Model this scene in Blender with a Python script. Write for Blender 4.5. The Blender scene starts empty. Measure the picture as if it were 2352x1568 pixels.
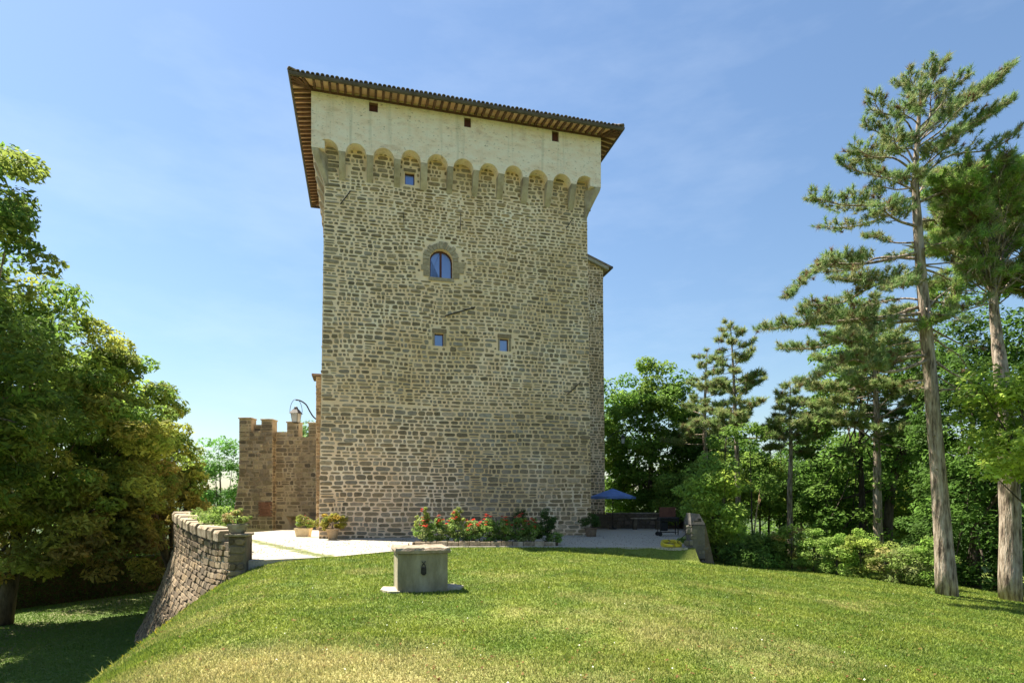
import bpy, math
import numpy as np
from mathutils import Vector
from mathutils.geometry import tessellate_polygon

sc = bpy.context.scene
col = sc.collection
rad = math.radians

# ------------------------------------------------------------------ camera, sky, sun, exposure
EYE = 1.62
cam = bpy.data.objects.new('camera', bpy.data.cameras.new('camera'))
col.objects.link(cam)
cam.location = (0, 0, EYE)
cam.rotation_euler = (rad(90), 0, 0)
cam.data.sensor_width = 36
cam.data.lens = 36 * 1364 / 2352
cam.data.shift_y = (1158 - 784) / 2352
cam.data.clip_start = 0.1
cam.data.clip_end = 9000
sc.camera = cam

SUN_EL, SUN_AZ = 60.0, 28.5          # azimuth: degrees from -X towards +Y
ce, se = math.cos(rad(SUN_EL)), math.sin(rad(SUN_EL))
sun_dir = Vector((-ce * math.cos(rad(SUN_AZ)), ce * math.sin(rad(SUN_AZ)), se))
world = bpy.data.worlds.new('World')
sc.world = world
world.use_nodes = True
wn = world.node_tree
sky = wn.nodes.new('ShaderNodeTexSky')
sky.sky_type = 'NISHITA'
sky.sun_disc = False
sky.sun_elevation = rad(SUN_EL)
sky.sun_rotation = math.atan2(sun_dir.x, sun_dir.y)
sky.altitude = 300
sky.air_density = 1.5
sky.dust_density = 0.7
sky.ozone_density = 5.5
bg = wn.nodes['Background']
bg.inputs['Strength'].default_value = 0.052
tc = wn.nodes.new('ShaderNodeTexCoord'); mpn = wn.nodes.new('ShaderNodeMapping'); mpn.inputs['Scale'].default_value = (1.0, 1.0, 3.2); mpn.inputs['Rotation'].default_value = (.25, .15, .3)
cn = wn.nodes.new('ShaderNodeTexNoise'); cn.inputs['Scale'].default_value = 2.1; cn.inputs['Detail'].default_value = 9; cn.inputs['Roughness'].default_value = .58
cr_ = wn.nodes.new('ShaderNodeMapRange'); cr_.inputs[1].default_value = .47; cr_.inputs[2].default_value = .80; cr_.inputs[4].default_value = .20
cm_ = wn.nodes.new('ShaderNodeMix'); cm_.data_type = 'RGBA'; cm_.inputs[7].default_value = (7.5, 8.2, 9.0, 1)
wn.links.new(tc.outputs['Generated'], mpn.inputs['Vector']); wn.links.new(mpn.outputs[0], cn.inputs['Vector']); wn.links.new(cn.outputs['Fac'], cr_.inputs[0]); wn.links.new(cr_.outputs[0], cm_.inputs[0])
wn.links.new(sky.outputs[0], cm_.inputs[6]); wn.links.new(cm_.outputs[2], bg.inputs['Color'])
sl = bpy.data.lights.new('sun', 'SUN')
sl.energy = 5.0
sl.angle = rad(0.53)
sl.color = (1.0, 0.92, 0.77)
so = bpy.data.objects.new('sun', sl)
col.objects.link(so)
so.location = (-30, 20, 60)
so.rotation_euler = sun_dir.to_track_quat('Z', 'Y').to_euler()
sc.view_settings.view_transform = 'Standard'
sc.view_settings.look = 'None'
sc.view_settings.exposure = 1.65
sc.view_settings.gamma = 1.0
sc.view_settings.use_curve_mapping = False
sc.cycles.max_bounces = 6
sc.cycles.diffuse_bounces = 4
sc.cycles.glossy_bounces = 3
sc.cycles.transmission_bounces = 4
sc.cycles.transparent_max_bounces = 6

# ------------------------------------------------------------------ numbers and noise
def rs(seed): return np.random.default_rng(seed)

_ng = rs(5).random((256, 256))
def noise2(x, y):
    x = np.asarray(x, float); y = np.asarray(y, float)
    xi = np.floor(x).astype(int); yi = np.floor(y).astype(int)
    fx = x - xi; fy = y - yi
    fx = fx * fx * (3 - 2 * fx); fy = fy * fy * (3 - 2 * fy)
    g = lambda a, b: _ng[a & 255, b & 255]
    return (g(xi, yi) * (1 - fx) + g(xi + 1, yi) * fx) * (1 - fy) + (g(xi, yi + 1) * (1 - fx) + g(xi + 1, yi + 1) * fx) * fy
def fbm(x, y, o=4):
    s = 0; a = .5
    for i in range(o):
        s = s + a * noise2(x * 2 ** i + 17 * i, y * 2 ** i + 31 * i); a *= .5
    return s / (1 - .5 ** o)
def nrm(a): return a / np.maximum(np.linalg.norm(a, axis=-1, keepdims=True), 1e-9)
def smooth01(t):
    t = np.clip(t, 0, 1); return t * t * (3 - 2 * t)

# ------------------------------------------------------------------ object helpers
WL = {}
def add(name, V, F, mat, parent=None, origin=None, smooth=False, colr=None, **props):
    """one mesh object from world-space vertices V and faces F (list of tuples, or an (n,k) array)"""
    V = np.asarray(V, float)
    if origin is None: origin = V.mean(0)
    origin = np.asarray(origin, float)
    me = bpy.data.meshes.new(name)
    if isinstance(F, np.ndarray):
        n, k = F.shape; loops = F.ravel(); tot = np.full(n, k)
    else:
        tot = np.array([len(f) for f in F]); loops = np.concatenate([np.asarray(f) for f in F]); n = len(F)
    me.vertices.add(len(V)); me.loops.add(len(loops)); me.polygons.add(n)
    me.vertices.foreach_set('co', (V - origin).astype(np.float32).ravel())
    me.loops.foreach_set('vertex_index', loops.astype(np.int32))
    st = np.concatenate([[0], np.cumsum(tot)[:-1]])
    me.polygons.foreach_set('loop_start', st.astype(np.int32))
    me.polygons.foreach_set('use_smooth', np.full(n, bool(smooth)))
    if colr is not None:
        c = np.asarray(colr, float)
        if c.ndim == 1: c = np.tile(c, (len(V), 1))
        at = me.color_attributes.new('Col', 'FLOAT_COLOR', 'POINT')
        at.data.foreach_set('color', np.concatenate([c, np.ones((len(V), 1))], 1).astype(np.float32).ravel())
    me.update(calc_edges=True)
    me.materials.append(mat)
    return link(bpy.data.objects.new(name, me), parent, origin, **props)

def link(o, parent, loc, **props):
    col.objects.link(o)
    loc = np.asarray(loc, float)
    if parent is not None:
        o.parent = parent
        o.location = loc - WL[parent.name]
    else:
        o.location = loc
    WL[o.name] = loc
    for k, v in props.items(): o[k] = v
    return o

def thing(name, loc, label, category, group=None):
    o = bpy.data.objects.new(name, None)
    o.empty_display_size = .2
    link(o, None, loc, label=label, category=category)
    if group: o['group'] = group
    return o

def copy_tree(o, delta, parent=None, label=None, loc=None, rotz=0, scale=1.0):
    c = o.copy(); col.objects.link(c)
    if parent is None:
        c.location = loc; WL[c.name] = np.asarray(loc, float); c.rotation_euler = (0, 0, rotz); c.scale = (scale,) * 3
        if label: c['label'] = label
    else:
        c.parent = parent; WL[c.name] = WL[parent.name]
    for ch in list(o.children): copy_tree(ch, delta, c)
    return c

class MB:
    def __init__(s): s.V = []; s.F = []; s.C = []; s.n = 0
    def put(s, V, F, c=None):
        V = np.asarray(V, float).reshape(-1, 3)
        s.V.append(V); s.F += [tuple(i + s.n for i in f) for f in F]
        if c is not None: s.C.append(np.tile(np.asarray(c, float), (len(V), 1)))
        s.n += len(V); return s
    def box(s, c, size, rz=0., ch=0.0, tilt=None, colr=None):
        x, y, z = np.asarray(size) / 2.
        P = np.array([[-x, -y, -z], [x, -y, -z], [x, y, -z], [-x, y, -z], [-x, -y, z], [x, -y, z], [x, y, z], [-x, y, z]])
        F = [(0, 3, 2, 1), (4, 5, 6, 7), (0, 1, 5, 4), (1, 2, 6, 5), (2, 3, 7, 6), (3, 0, 4, 7)]
        if ch > 0:   # chamfered: three verts per corner
            Q = []
            for p in P:
                sg = np.sign(p)
                for a in range(3):
                    q = p - sg * ch; q[a] = p[a]; Q.append(q)
            f = lambda i, a: 3 * i + a
            G = [tuple(f(i, ax) for i in q) for q, ax in zip(F, (2, 2, 1, 0, 1, 0))]
            E = [((0, 1), 1, 2), ((2, 3), 1, 2), ((4, 5), 1, 2), ((6, 7), 1, 2), ((1, 2), 0, 2), ((3, 0), 0, 2), ((5, 6), 0, 2), ((7, 4), 0, 2), ((0, 4), 0, 1), ((1, 5), 0, 1), ((2, 6), 0, 1), ((3, 7), 0, 1)]
            for (i, j), a, b in E: G.append((f(i, a), f(j, a), f(j, b), f(i, b)))
            for i in range(8): G.append((f(i, 0), f(i, 1), f(i, 2)))
            P, F = np.array(Q), G
        if tilt is not None:
            a = tilt; R = np.array([[1, 0, 0], [0, math.cos(a), -math.sin(a)], [0, math.sin(a), math.cos(a)]]); P = P @ R.T
        cz, sz = math.cos(rz), math.sin(rz)
        P = P @ np.array([[cz, sz, 0], [-sz, cz, 0], [0, 0, 1]])
        return s.put(P + np.asarray(c, float), F, colr)
    def tube(s, path, r, sides=8, cap=True, jit=0, rng=None, colr=None):
        V, F = tube(path, r, sides, cap, jit, rng)
        return s.put(V, F, colr)
    def lathe(s, prof, c, seg=20, colr=None):
        V = []; c = np.asarray(c, float)
        for (r, z) in prof:
            a = np.arange(seg) * 2 * math.pi / seg
            V.append(np.stack([r * np.cos(a), r * np.sin(a), np.full(seg, z)], 1) + c)
        F = []
        for i in range(len(prof) - 1):
            for j in range(seg):
                k = (j + 1) % seg
                F.append((i * seg + j, i * seg + k, (i + 1) * seg + k, (i + 1) * seg + j))
        F.append(tuple(range(seg))[::-1]); F.append(tuple((len(prof) - 1) * seg + j for j in range(seg)))
        return s.put(np.concatenate(V), F, colr)
    def get(s): return np.concatenate(s.V), s.F
    def obj(s, name, mat, parent=None, origin=None, smooth=False, **p):
        V, F = s.get()
        return add(name, V, F, mat, parent, origin, smooth, np.concatenate(s.C) if s.C else None, **p)

def tube(path, r, sides=8, cap=True, jit=0, rng=None):
    path = np.asarray(path, float); n = len(path)
    r = np.broadcast_to(np.asarray(r, float), (n,))
    t = nrm(np.gradient(path, axis=0))
    ref = np.array([1., 0, 0]) if abs(t[0][0]) < .8 else np.array([0, 1., 0])
    V = []
    for i in range(n):
        a = nrm(np.cross(t[i], ref)); b = np.cross(t[i], a); ref = np.cross(a, t[i]) if False else ref
        an = np.arange(sides) * 2 * math.pi / sides
        rr = r[i] * (1 + (rng.uniform(-jit, jit, sides) if jit else 0))
        V.append(path[i] + (np.cos(an) * rr)[:, None] * a + (np.sin(an) * rr)[:, None] * b)
    F = []
    for i in range(n - 1):
        for j in range(sides):
            k = (j + 1) % sides
            F.append((i * sides + j, i * sides + k, (i + 1) * sides + k, (i + 1) * sides + j))
    if cap:
        F.append(tuple(range(sides))[::-1]); F.append(tuple((n - 1) * sides + j for j in range(sides)))
    return np.concatenate(V), F

def spline(P, n=40):
    P = np.asarray(P, float)
    Q = np.concatenate([[2 * P[0] - P[1]], P, [2 * P[-1] - P[-2]]])
    out = []
    m = len(P) - 1
    for t in np.linspace(0, m - 1e-9, n):
        i = int(t); u = t - i
        a, b, c, d = Q[i], Q[i + 1], Q[i + 2], Q[i + 3]
        out.append(.5 * (2 * b + (c - a) * u + (2 * a - 5 * b + 4 * c - d) * u * u + (3 * b - a - 3 * c + d) * u ** 3))
    return np.array(out)

# ------------------------------------------------------------------ materials
def mat(name, cols, scale=3.0, rough=.85, bump=0.0, bscale=None, attr=False, stretch=(1, 1, 1), vary=.0, metal=0., trans=0., spec=.3, detail=6, attr_gain=.35, ramp=(.35, .65)):
    m = bpy.data.materials.new(name); m.use_nodes = True
    nt = m.node_tree; N = nt.nodes; L = nt.links
    p = N['Principled BSDF']
    p.inputs['Roughness'].default_value = rough
    p.inputs['Metallic'].default_value = metal
    p.inputs['Specular IOR Level'].default_value = spec
    geo = N.new('ShaderNodeNewGeometry')
    mp = N.new('ShaderNodeMapping'); mp.inputs['Scale'].default_value = stretch
    L.new(geo.outputs['Position'], mp.inputs['Vector'])
    nz = N.new('ShaderNodeTexNoise'); nz.inputs['Scale'].default_value = scale; nz.inputs['Detail'].default_value = detail
    nz.inputs['Roughness'].default_value = .62
    L.new(mp.outputs[0], nz.inputs['Vector'])
    if attr:
        at = N.new('ShaderNodeAttribute'); at.attribute_name = 'Col'
        mr = N.new('ShaderNodeMapRange'); mr.inputs[1].default_value = .25; mr.inputs[2].default_value = .75
        mr.inputs[3].default_value = 1 - attr_gain; mr.inputs[4].default_value = 1 + attr_gain
        L.new(nz.outputs['Fac'], mr.inputs[0])
        mx = N.new('ShaderNodeVectorMath'); mx.operation = 'SCALE'
        L.new(at.outputs['Color'], mx.inputs[0]); L.new(mr.outputs[0], mx.inputs['Scale'])
        c = mx.outputs[0]
    else:
        rp = N.new('ShaderNodeValToRGB')
        E = rp.color_ramp.elements
        n = len(cols)
        for i, cc in enumerate(cols):
            pos = ramp[0] + (ramp[1] - ramp[0]) * i / max(1, n - 1)
            if i < 2: e = E[i]; e.position = pos
            else: e = E.new(pos)
            e.color = (*cc, 1)
        L.new(nz.outputs['Fac'], rp.inputs[0])
        c = rp.outputs[0]
        if vary:
            oi = N.new('ShaderNodeObjectInfo')
            mr = N.new('ShaderNodeMapRange'); mr.inputs[3].default_value = 1 - vary; mr.inputs[4].default_value = 1 + vary
            L.new(oi.outputs['Random'], mr.inputs[0])
            mx = N.new('ShaderNodeVectorMath'); mx.operation = 'SCALE'
            L.new(c, mx.inputs[0]); L.new(mr.outputs[0], mx.inputs['Scale']); c = mx.outputs[0]
    L.new(c, p.inputs['Base Color'])
    if bump:
        nb = N.new('ShaderNodeTexNoise'); nb.inputs['Scale'].default_value = bscale or scale * 4; nb.inputs['Detail'].default_value = 5
        L.new(mp.outputs[0], nb.inputs['Vector'])
        b = N.new('ShaderNodeBump'); b.inputs['Strength'].default_value = 1.0; b.inputs['Distance'].default_value = bump
        L.new(nb.outputs['Fac'], b.inputs['Height']); L.new(b.outputs[0], p.inputs['Normal'])
    if trans:
        tr = N.new('ShaderNodeBsdfTranslucent'); L.new(c, tr.inputs['Color'])
        ms = N.new('ShaderNodeMixShader'); ms.inputs[0].default_value = trans
        L.new(p.outputs[0], ms.inputs[1]); L.new(tr.outputs[0], ms.inputs[2])
        L.new(ms.outputs[0], N['Material Output'].inputs['Surface'])
    return m

M = {}
M['mortar'] = mat('mortar', [(.78, .55, .34), (.88, .66, .45), (.90, .75, .56)], .8, .95, .012, 14, ramp=(.3, .7))
M['plaster'] = mat('plaster', [(.70, .53, .36), (.90, .72, .55), (.92, .79, .64)], 1.6, .95, .02, 9, stretch=(1, 1, 2.2), ramp=(.25, .6))
M['stone'] = mat('stone', None, 9, .9, .012, 26, attr=True, attr_gain=.35)
M['dark_mortar'] = mat('dark_mortar', [(.09, .07, .05), (.16, .13, .09)], 2, .95, .02, 20)
M['warm_mortar'] = mat('warm_mortar', [(.34, .27, .175), (.46, .37, .25), (.54, .46, .33)], 1.2, .95, .015, 14, ramp=(.3, .7))
M['corbel'] = mat('corbel', [(.30, .24, .165), (.44, .36, .26), (.52, .44, .33)], 1.5, .9, .012, 20, vary=.12)
M['soffit'] = mat('soffit', [(.70, .40, .22), (.80, .55, .36)], 3, .9, .006, 20, vary=.22)
M['rafter'] = mat('rafter', [(.11, .055, .035), (.19, .10, .065)], 4, .85, .006, 12, vary=.25)
M['tile'] = mat('tile', [(.17, .12, .095), (.26, .19, .15), (.32, .25, .19)], 5, .9, .006, 20, vary=.3)
M['gutter'] = mat('gutter', [(.085, .065, .052), (.13, .105, .085)], 3, .75, 0)
M['wood'] = mat('wood', [(.075, .022, .016), (.13, .045, .03)], 6, .5, .003, 30, stretch=(1, 1, .2))
M['glass'] = mat('glass', [(.19, .25, .37), (.25, .31, .43)], .4, .28, 0, metal=1.0)
M['dark_wood'] = mat('dark_wood', [(.025, .015, .012), (.05, .03, .022)], 5, .6)
M['grey_render'] = mat('grey_render', [(.085, .08, .075), (.14, .13, .12)], 4, .95, .006, 30)
M['iron'] = mat('iron', [(.018, .016, .015), (.05, .045, .042)], 8, .55, .002, 40, metal=.3)
M['rusty'] = mat('rusty', [(.085, .03, .02), (.14, .055, .035)], 4, .7, .003, 30)
M['black'] = mat('black', [(.015, .015, .016), (.03, .03, .03)], 6, .5)
M['well_stone'] = mat('well_stone', [(.16, .14, .085), (.27, .24, .16), (.38, .35, .25)], 3.2, .95, .012, 40, stretch=(1, 1, .35), ramp=(.3, .7))
M['well_slab'] = mat('well_slab', [(.14, .105, .07), (.25, .2, .145), (.36, .31, .24)], 5, .95, .015, 30, ramp=(.3, .68))
M['pale_stone'] = mat('pale_stone', [(.36, .31, .23), (.5, .45, .36)], 6, .95, .01, 40)
M['coping'] = mat('coping', [(.2, .155, .1), (.34, .27, .19), (.42, .36, .27)], 4, .95, .018, 22, vary=.15)
M['terracotta'] = mat('terracotta', [(.40, .27, .15), (.52, .38, .23)], 6, .85, .003, 40)
M['cream_pot'] = mat('cream_pot', [(.55, .45, .27), (.66, .56, .37)], 5, .8, .003, 40)
M['brown_pot'] = mat('brown_pot', [(.17, .115, .075), (.25, .18, .12)], 6, .85, .003, 40)
M['blue_cloth'] = mat('blue_cloth', [(.17, .29, .66), (.21, .34, .74)], 3, .9, trans=.3)
M['lamp_glass'] = mat('lamp_glass', [(.6, .62, .62), (.75, .77, .77)], 2, .2, trans=.4)
M['hose'] = mat('hose', [(.5, .4, .02), (.62, .5, .04)], 5, .5)
M['leaf'] = mat('leaf', None, 3, .6, attr=True, trans=.5, attr_gain=.2, spec=.12)
M['needle'] = mat('needle', None, 3, .55, attr=True, trans=.42, attr_gain=.15, spec=.3)
M['grass'] = mat('grass', None, 2, .6, attr=True, trans=.42, attr_gain=.15, spec=.25)
M['petal'] = mat('petal', None, 3, .6, attr=True, trans=.3, attr_gain=.1)
M['bark'] = mat('bark', [(.07, .052, .04), (.27, .215, .165), (.40, .34, .28)], 7, .95, .09, 8, stretch=(1.6, 1.6, .3), ramp=(.36, .62))
M['dark_bark'] = mat('dark_bark', [(.04, .03, .023), (.10, .08, .062)], 5, .95, .03, 12, stretch=(1.4, 1.4, .35))
M['lawn'] = mat('lawn', None, 14, .95, .03, 30, attr=True, attr_gain=.3)
M['earth'] = mat('earth', [(.05, .035, .022), (.09, .065, .04)], 4, .95, .02, 20)
M['far'] = mat('far', [(.03, .05, .018), (.06, .085, .03)], .02, .95)

def blotch(m, scale, stretch, lo, hi, c, amt=1.0):
    """mix blotches of another colour into a material's base colour"""
    nt = m.node_tree; N = nt.nodes; L = nt.links; p = N['Principled BSDF']; src = p.inputs['Base Color'].links[0].from_socket
    geo = N.new('ShaderNodeNewGeometry'); mp = N.new('ShaderNodeMapping'); mp.inputs['Scale'].default_value = stretch; L.new(geo.outputs['Position'], mp.inputs['Vector'])
    nz = N.new('ShaderNodeTexNoise'); nz.inputs['Scale'].default_value = scale; nz.inputs['Detail'].default_value = 6; nz.inputs['Roughness'].default_value = .6; L.new(mp.outputs[0], nz.inputs['Vector'])
    mr = N.new('ShaderNodeMapRange'); mr.inputs[1].default_value = lo; mr.inputs[2].default_value = hi; mr.inputs[4].default_value = amt; L.new(nz.outputs['Fac'], mr.inputs[0])
    mx = N.new('ShaderNodeMix'); mx.data_type = 'RGBA'; L.new(mr.outputs[0], mx.inputs[0]); L.new(src, mx.inputs[6]); mx.inputs[7].default_value = (*c, 1)
    L.new(mx.outputs[2], p.inputs['Base Color'])
blotch(M['plaster'], 6.5, (1, 1, 2.0), .59, .68, (.36, .28, .19), .8)
blotch(M['plaster'], 1.1, (1, 1, 1.6), .58, .72, (.60, .42, .30), .55)
blotch(M['plaster'], 1.0, (2.2, 2.2, .16), .56, .72, (.50, .44, .32), .6)
blotch(M['mortar'], 1.4, (1, 1, .35), .6, .75, (.42, .35, .25), .5)
blotch(M['mortar'], .16, (1, 1, 1), .46, .62, (.60, .42, .20), .7)  # broad ochre mortar variation, also painting in warm light bounced off the gravel
blotch(M['well_stone'], 4.5, (1, 1, .22), .5, .68, (.15, .135, .08), .6)
blotch(M['coping'], 3.2, (1, 1, 1), .56, .66, (.12, .11, .06), .7)
blotch(M['stone'], .45, (1, 1, .35), .56, .74, (.13, .11, .075), .55)
blotch(M['warm_mortar'], .6, (1, 1, .45), .5, .64, (.17, .125, .085), .75)
blotch(M['corbel'], 2.2, (1, 1, .4), .55, .7, (.16, .13, .09), .6)

def gravel_mat():
    m = mat('gravel', [(.28, .25, .2), (.41, .37, .30), (.49, .445, .375)], 26, .95, .02, 60, ramp=(.3, .68))
    nt = m.node_tree; N = nt.nodes; L = nt.links
    p = N['Principled BSDF']; src = p.inputs['Base Color'].links[0].from_socket
    geo = N.new('ShaderNodeNewGeometry')
    dt = N.new('ShaderNodeVectorMath'); dt.operation = 'DOT_PRODUCT'       # signed distance to the mossy strip's axis
    dt.inputs[1].default_value = (.81, .586, 0)
    L.new(geo.outputs['Position'], dt.inputs[0])
    sb = N.new('ShaderNodeMath'); sb.operation = 'SUBTRACT'; sb.inputs[1].default_value = 6.15
    L.new(dt.outputs['Value'], sb.inputs[0])
    nz = N.new('ShaderNodeTexNoise'); nz.inputs['Scale'].default_value = 2.2; nz.inputs['Detail'].default_value = 8
    L.new(geo.outputs['Position'], nz.inputs['Vector'])
    ab = N.new('ShaderNodeMath'); ab.operation = 'ABSOLUTE'; L.new(sb.outputs[0], ab.inputs[0])
    mr = N.new('ShaderNodeMapRange'); mr.inputs[1].default_value = .9; mr.inputs[2].default_value = .1; mr.inputs[3].default_value = 0; mr.inputs[4].default_value = .62
    L.new(ab.outputs[0], mr.inputs[0])
    ad = N.new('ShaderNodeMath'); ad.operation = 'ADD'; L.new(mr.outputs[0], ad.inputs[0]); L.new(nz.outputs['Fac'], ad.inputs[1])
    st = N.new('ShaderNodeMapRange'); st.inputs[1].default_value = .92; st.inputs[2].default_value = 1.05
    L.new(ad.outputs[0], st.inputs[0])
    mx = N.new('ShaderNodeMix'); mx.data_type = 'RGBA'
    L.new(st.outputs[0], mx.inputs[0]); L.new(src, mx.inputs[6]); mx.inputs[7].default_value = (.13, .15, .05, 1)
    L.new(mx.outputs[2], p.inputs['Base Color'])
    return m
M['gravel'] = gravel_mat()

# ------------------------------------------------------------------ terrain
YARD = [(-8.0, 16.9), (-6.9, 17.6), (-5.6, 18.5), (-4.7, 19.8), (-4.0, 21.0), (-3.0, 22.3), (-2, 22.75), (.5, 22.9), (3.2, 22.8), (5.0, 22.5), (6.6, 22.3)]
def crest_x(y): return -4.75 - .322 * (np.clip(y, 2.5, 60) - 8)
def lawn_z(x, y):
    x = np.asarray(x, float); y = np.asarray(y, float)
    w = .5
    t = (crest_x(y) - x) / w
    bank = .80 * w * np.where(t > 30, t, np.log1p(np.exp(np.clip(t, -40, 30))))
    z = -bank
    z = z - np.interp(x, [1.5, 3.6, 5.3, 6.9, 9, 14.2, 17, 25, 40], [0, .17, .36, .52, .76, 1.2, 1.5, 2.6, 4.2])
    z = z + .05 * (fbm(x * .35, y * .35, 3) - .5)
    ye = np.interp(x, [p[0] for p in YARD], [p[1] for p in YARD])
    z = z * (1 - np.where((x > -6) & (x < 6.9), np.exp(-np.clip(ye - y - .05, 0, 50) / .16), 0))
    lo = -3.8 + .12 * (fbm(x * .2 + 9, y * .2, 2) - .5)
    k = .18
    return lo + k * np.log1p(np.exp(np.clip((z - lo) / k, -40, 40))) - .03

WALL_P = [(-8.1, 17.0), (-9.9, 19.0), (-11.9, 21.5), (-13.75, 24.2), (-15.2, 26.9), (-16.0, 29.2)]
YARD_BACK = [(11.9, 41), (-13.6, 42), (-14.4, 38.0), (-15.6, 33.0), (-16.0, 29.2), (-15.2, 26.9), (-13.75, 24.2), (-11.9, 21.5), (-9.9, 19.0)]
def in_yard(x, y):
    """True on the gravel side of the lawn edge"""
    px = np.array([p[0] for p in YARD]); py = np.array([p[1] for p in YARD])
    return (y > np.interp(x, px, py)) & (x > np.interp(y, [p[1] for p in WALL_P], [p[0] for p in WALL_P])) & (x < 6.6 + (y - 22.3) * .27)

def dryness(x, y):
    n = fbm(x * .55 + 3, y * .55 + 8, 4)
    d = (n - .5) * 1.7 - .07
    for cx, cy, r, a in [(-2.5, 6.5, 1.5, .52), (-.7, 6.1, 1.1, .36), (-3.9, 6.6, 1.1, .32), (2.6, 7.8, 1.4, .18), (1.6, 9.6, 2, .14), (-3, 10.0, 1.2, .2)]:
        d = d + a * np.exp(-((x - cx) ** 2 + (y - cy) ** 2) / r ** 2)
    d = d - .22 * smooth01((y - 12) / 6) - .25 * smooth01((x - 7) / 4)
    d = d - .35 * smooth01((crest_x(y) - .6 - x) / 1.5)
    return np.clip(d, 0, 1)
GREEN_A = np.array([.12, .19, .026]); GREEN_B = np.array([.225, .27, .042]); DRY = np.array([.44, .385, .16])
def lawn_col(x, y, u=None):
    g = fbm(x * 1.3 + 40, y * 1.3, 3) if u is None else np.clip(fbm(x * 1.3 + 40, y * 1.3, 3) + (u - .5) * .7, 0, 1)
    c = GREEN_A + (GREEN_B - GREEN_A) * np.clip((g - .2) / .6, 0, 1)[:, None]
    c = c * (.72 + .5 * fbm(x * 5.5 + 70, y * 5.5, 3))[:, None]
    d = np.clip(dryness(x, y) + (fbm(x * 4 + 11, y * 4, 2) - .55) * .35, 0, 1)
    if u is not None: d = np.clip(d + (u - .5) * .5 * (d > .08), 0, 1)
    return c + (DRY - c) * d[:, None]

def heightfield(name, xs, ys, zf, m, cf=None, **p):
    X, Y = np.meshgrid(xs, ys); x = X.ravel(); y = Y.ravel()
    V = np.stack([x, y, zf(x, y)], 1)
    nx, ny = len(xs), len(ys)
    i = np.arange(nx - 1)[None] + nx * np.arange(ny - 1)[:, None]; i = i.ravel()
    F = np.stack([i, i + 1, i + 1 + nx, i + nx], 1)
    return add(name, V, F, m, None, (0, 0, 0), True, cf(x, y) if cf is not None else None, **p)

def lawn_full_col(x, y):
    c = lawn_col(x, y) * .72
    z = lawn_z(x, y)
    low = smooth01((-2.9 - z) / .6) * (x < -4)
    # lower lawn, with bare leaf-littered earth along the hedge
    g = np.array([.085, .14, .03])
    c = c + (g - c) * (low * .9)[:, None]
    px = np.interp(y, [16, 22, 29, 34, 39], [-17.2, -19.8, -22.5, -22.6, -20.8])
    e = np.exp(-((x - px) / 1.7) ** 2) * low * np.clip(fbm(x * .6, y * .6, 3) * 2.4 - .35, 0, 1)
    return c + (np.array([.19, .14, .09]) - c) * np.clip(e * .7, 0, 1)[:, None]

xs = np.concatenate([np.linspace(-45, -18, 40)[:-1], np.arange(-18, 18, .22), np.linspace(18, 45, 40)])
ys = np.concatenate([np.linspace(-14, 2, 25)[:-1], np.arange(2, 30, .22), np.linspace(30, 70, 60)])
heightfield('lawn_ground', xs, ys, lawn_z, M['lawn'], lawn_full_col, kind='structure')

def far_z(x, y):
    r = np.hypot(x, y)
    h = -4.4 + 70 * smooth01((r - 300) / 1800) * (.25 + fbm(x * .0016 + 5, y * .0016, 4)) * .9
    return np.where(r < 70, -6.0, h)
g = np.concatenate([-np.geomspace(5200, 40, 46), np.linspace(-36, 36, 7), np.geomspace(40, 5200, 46)])
heightfield('far_terrain', g, g, far_z, M['far'], None, kind='structure')

def flat(name, poly, z, m, skirt=.0, **p):
    P = [Vector((a, b, 0)) for a, b in poly]
    T = tessellate_polygon([P])
    V = [(a, b, z) for a, b in poly]; F = [tuple(t) for t in T]
    V = np.array(V, float)
    def up(f):
        a, b, c = V[list(f)]; return f if np.cross(b - a, c - a)[2] > 0 else f[::-1]
    F = [up(f) for f in F]
    n = len(V)
    if skirt:
        V = np.concatenate([V, V - [0, 0, skirt]])
        F += [(i, (i + 1) % n, n + (i + 1) % n, n + i) for i in range(n)]
    return add(name, V, F, m, None, (0, 0, 0), False, **p)
flat('gravel_yard', [tuple(p) for p in spline(np.array(YARD), 60)] + YARD_BACK, 0.0, M['gravel'], .5, kind='structure')

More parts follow.
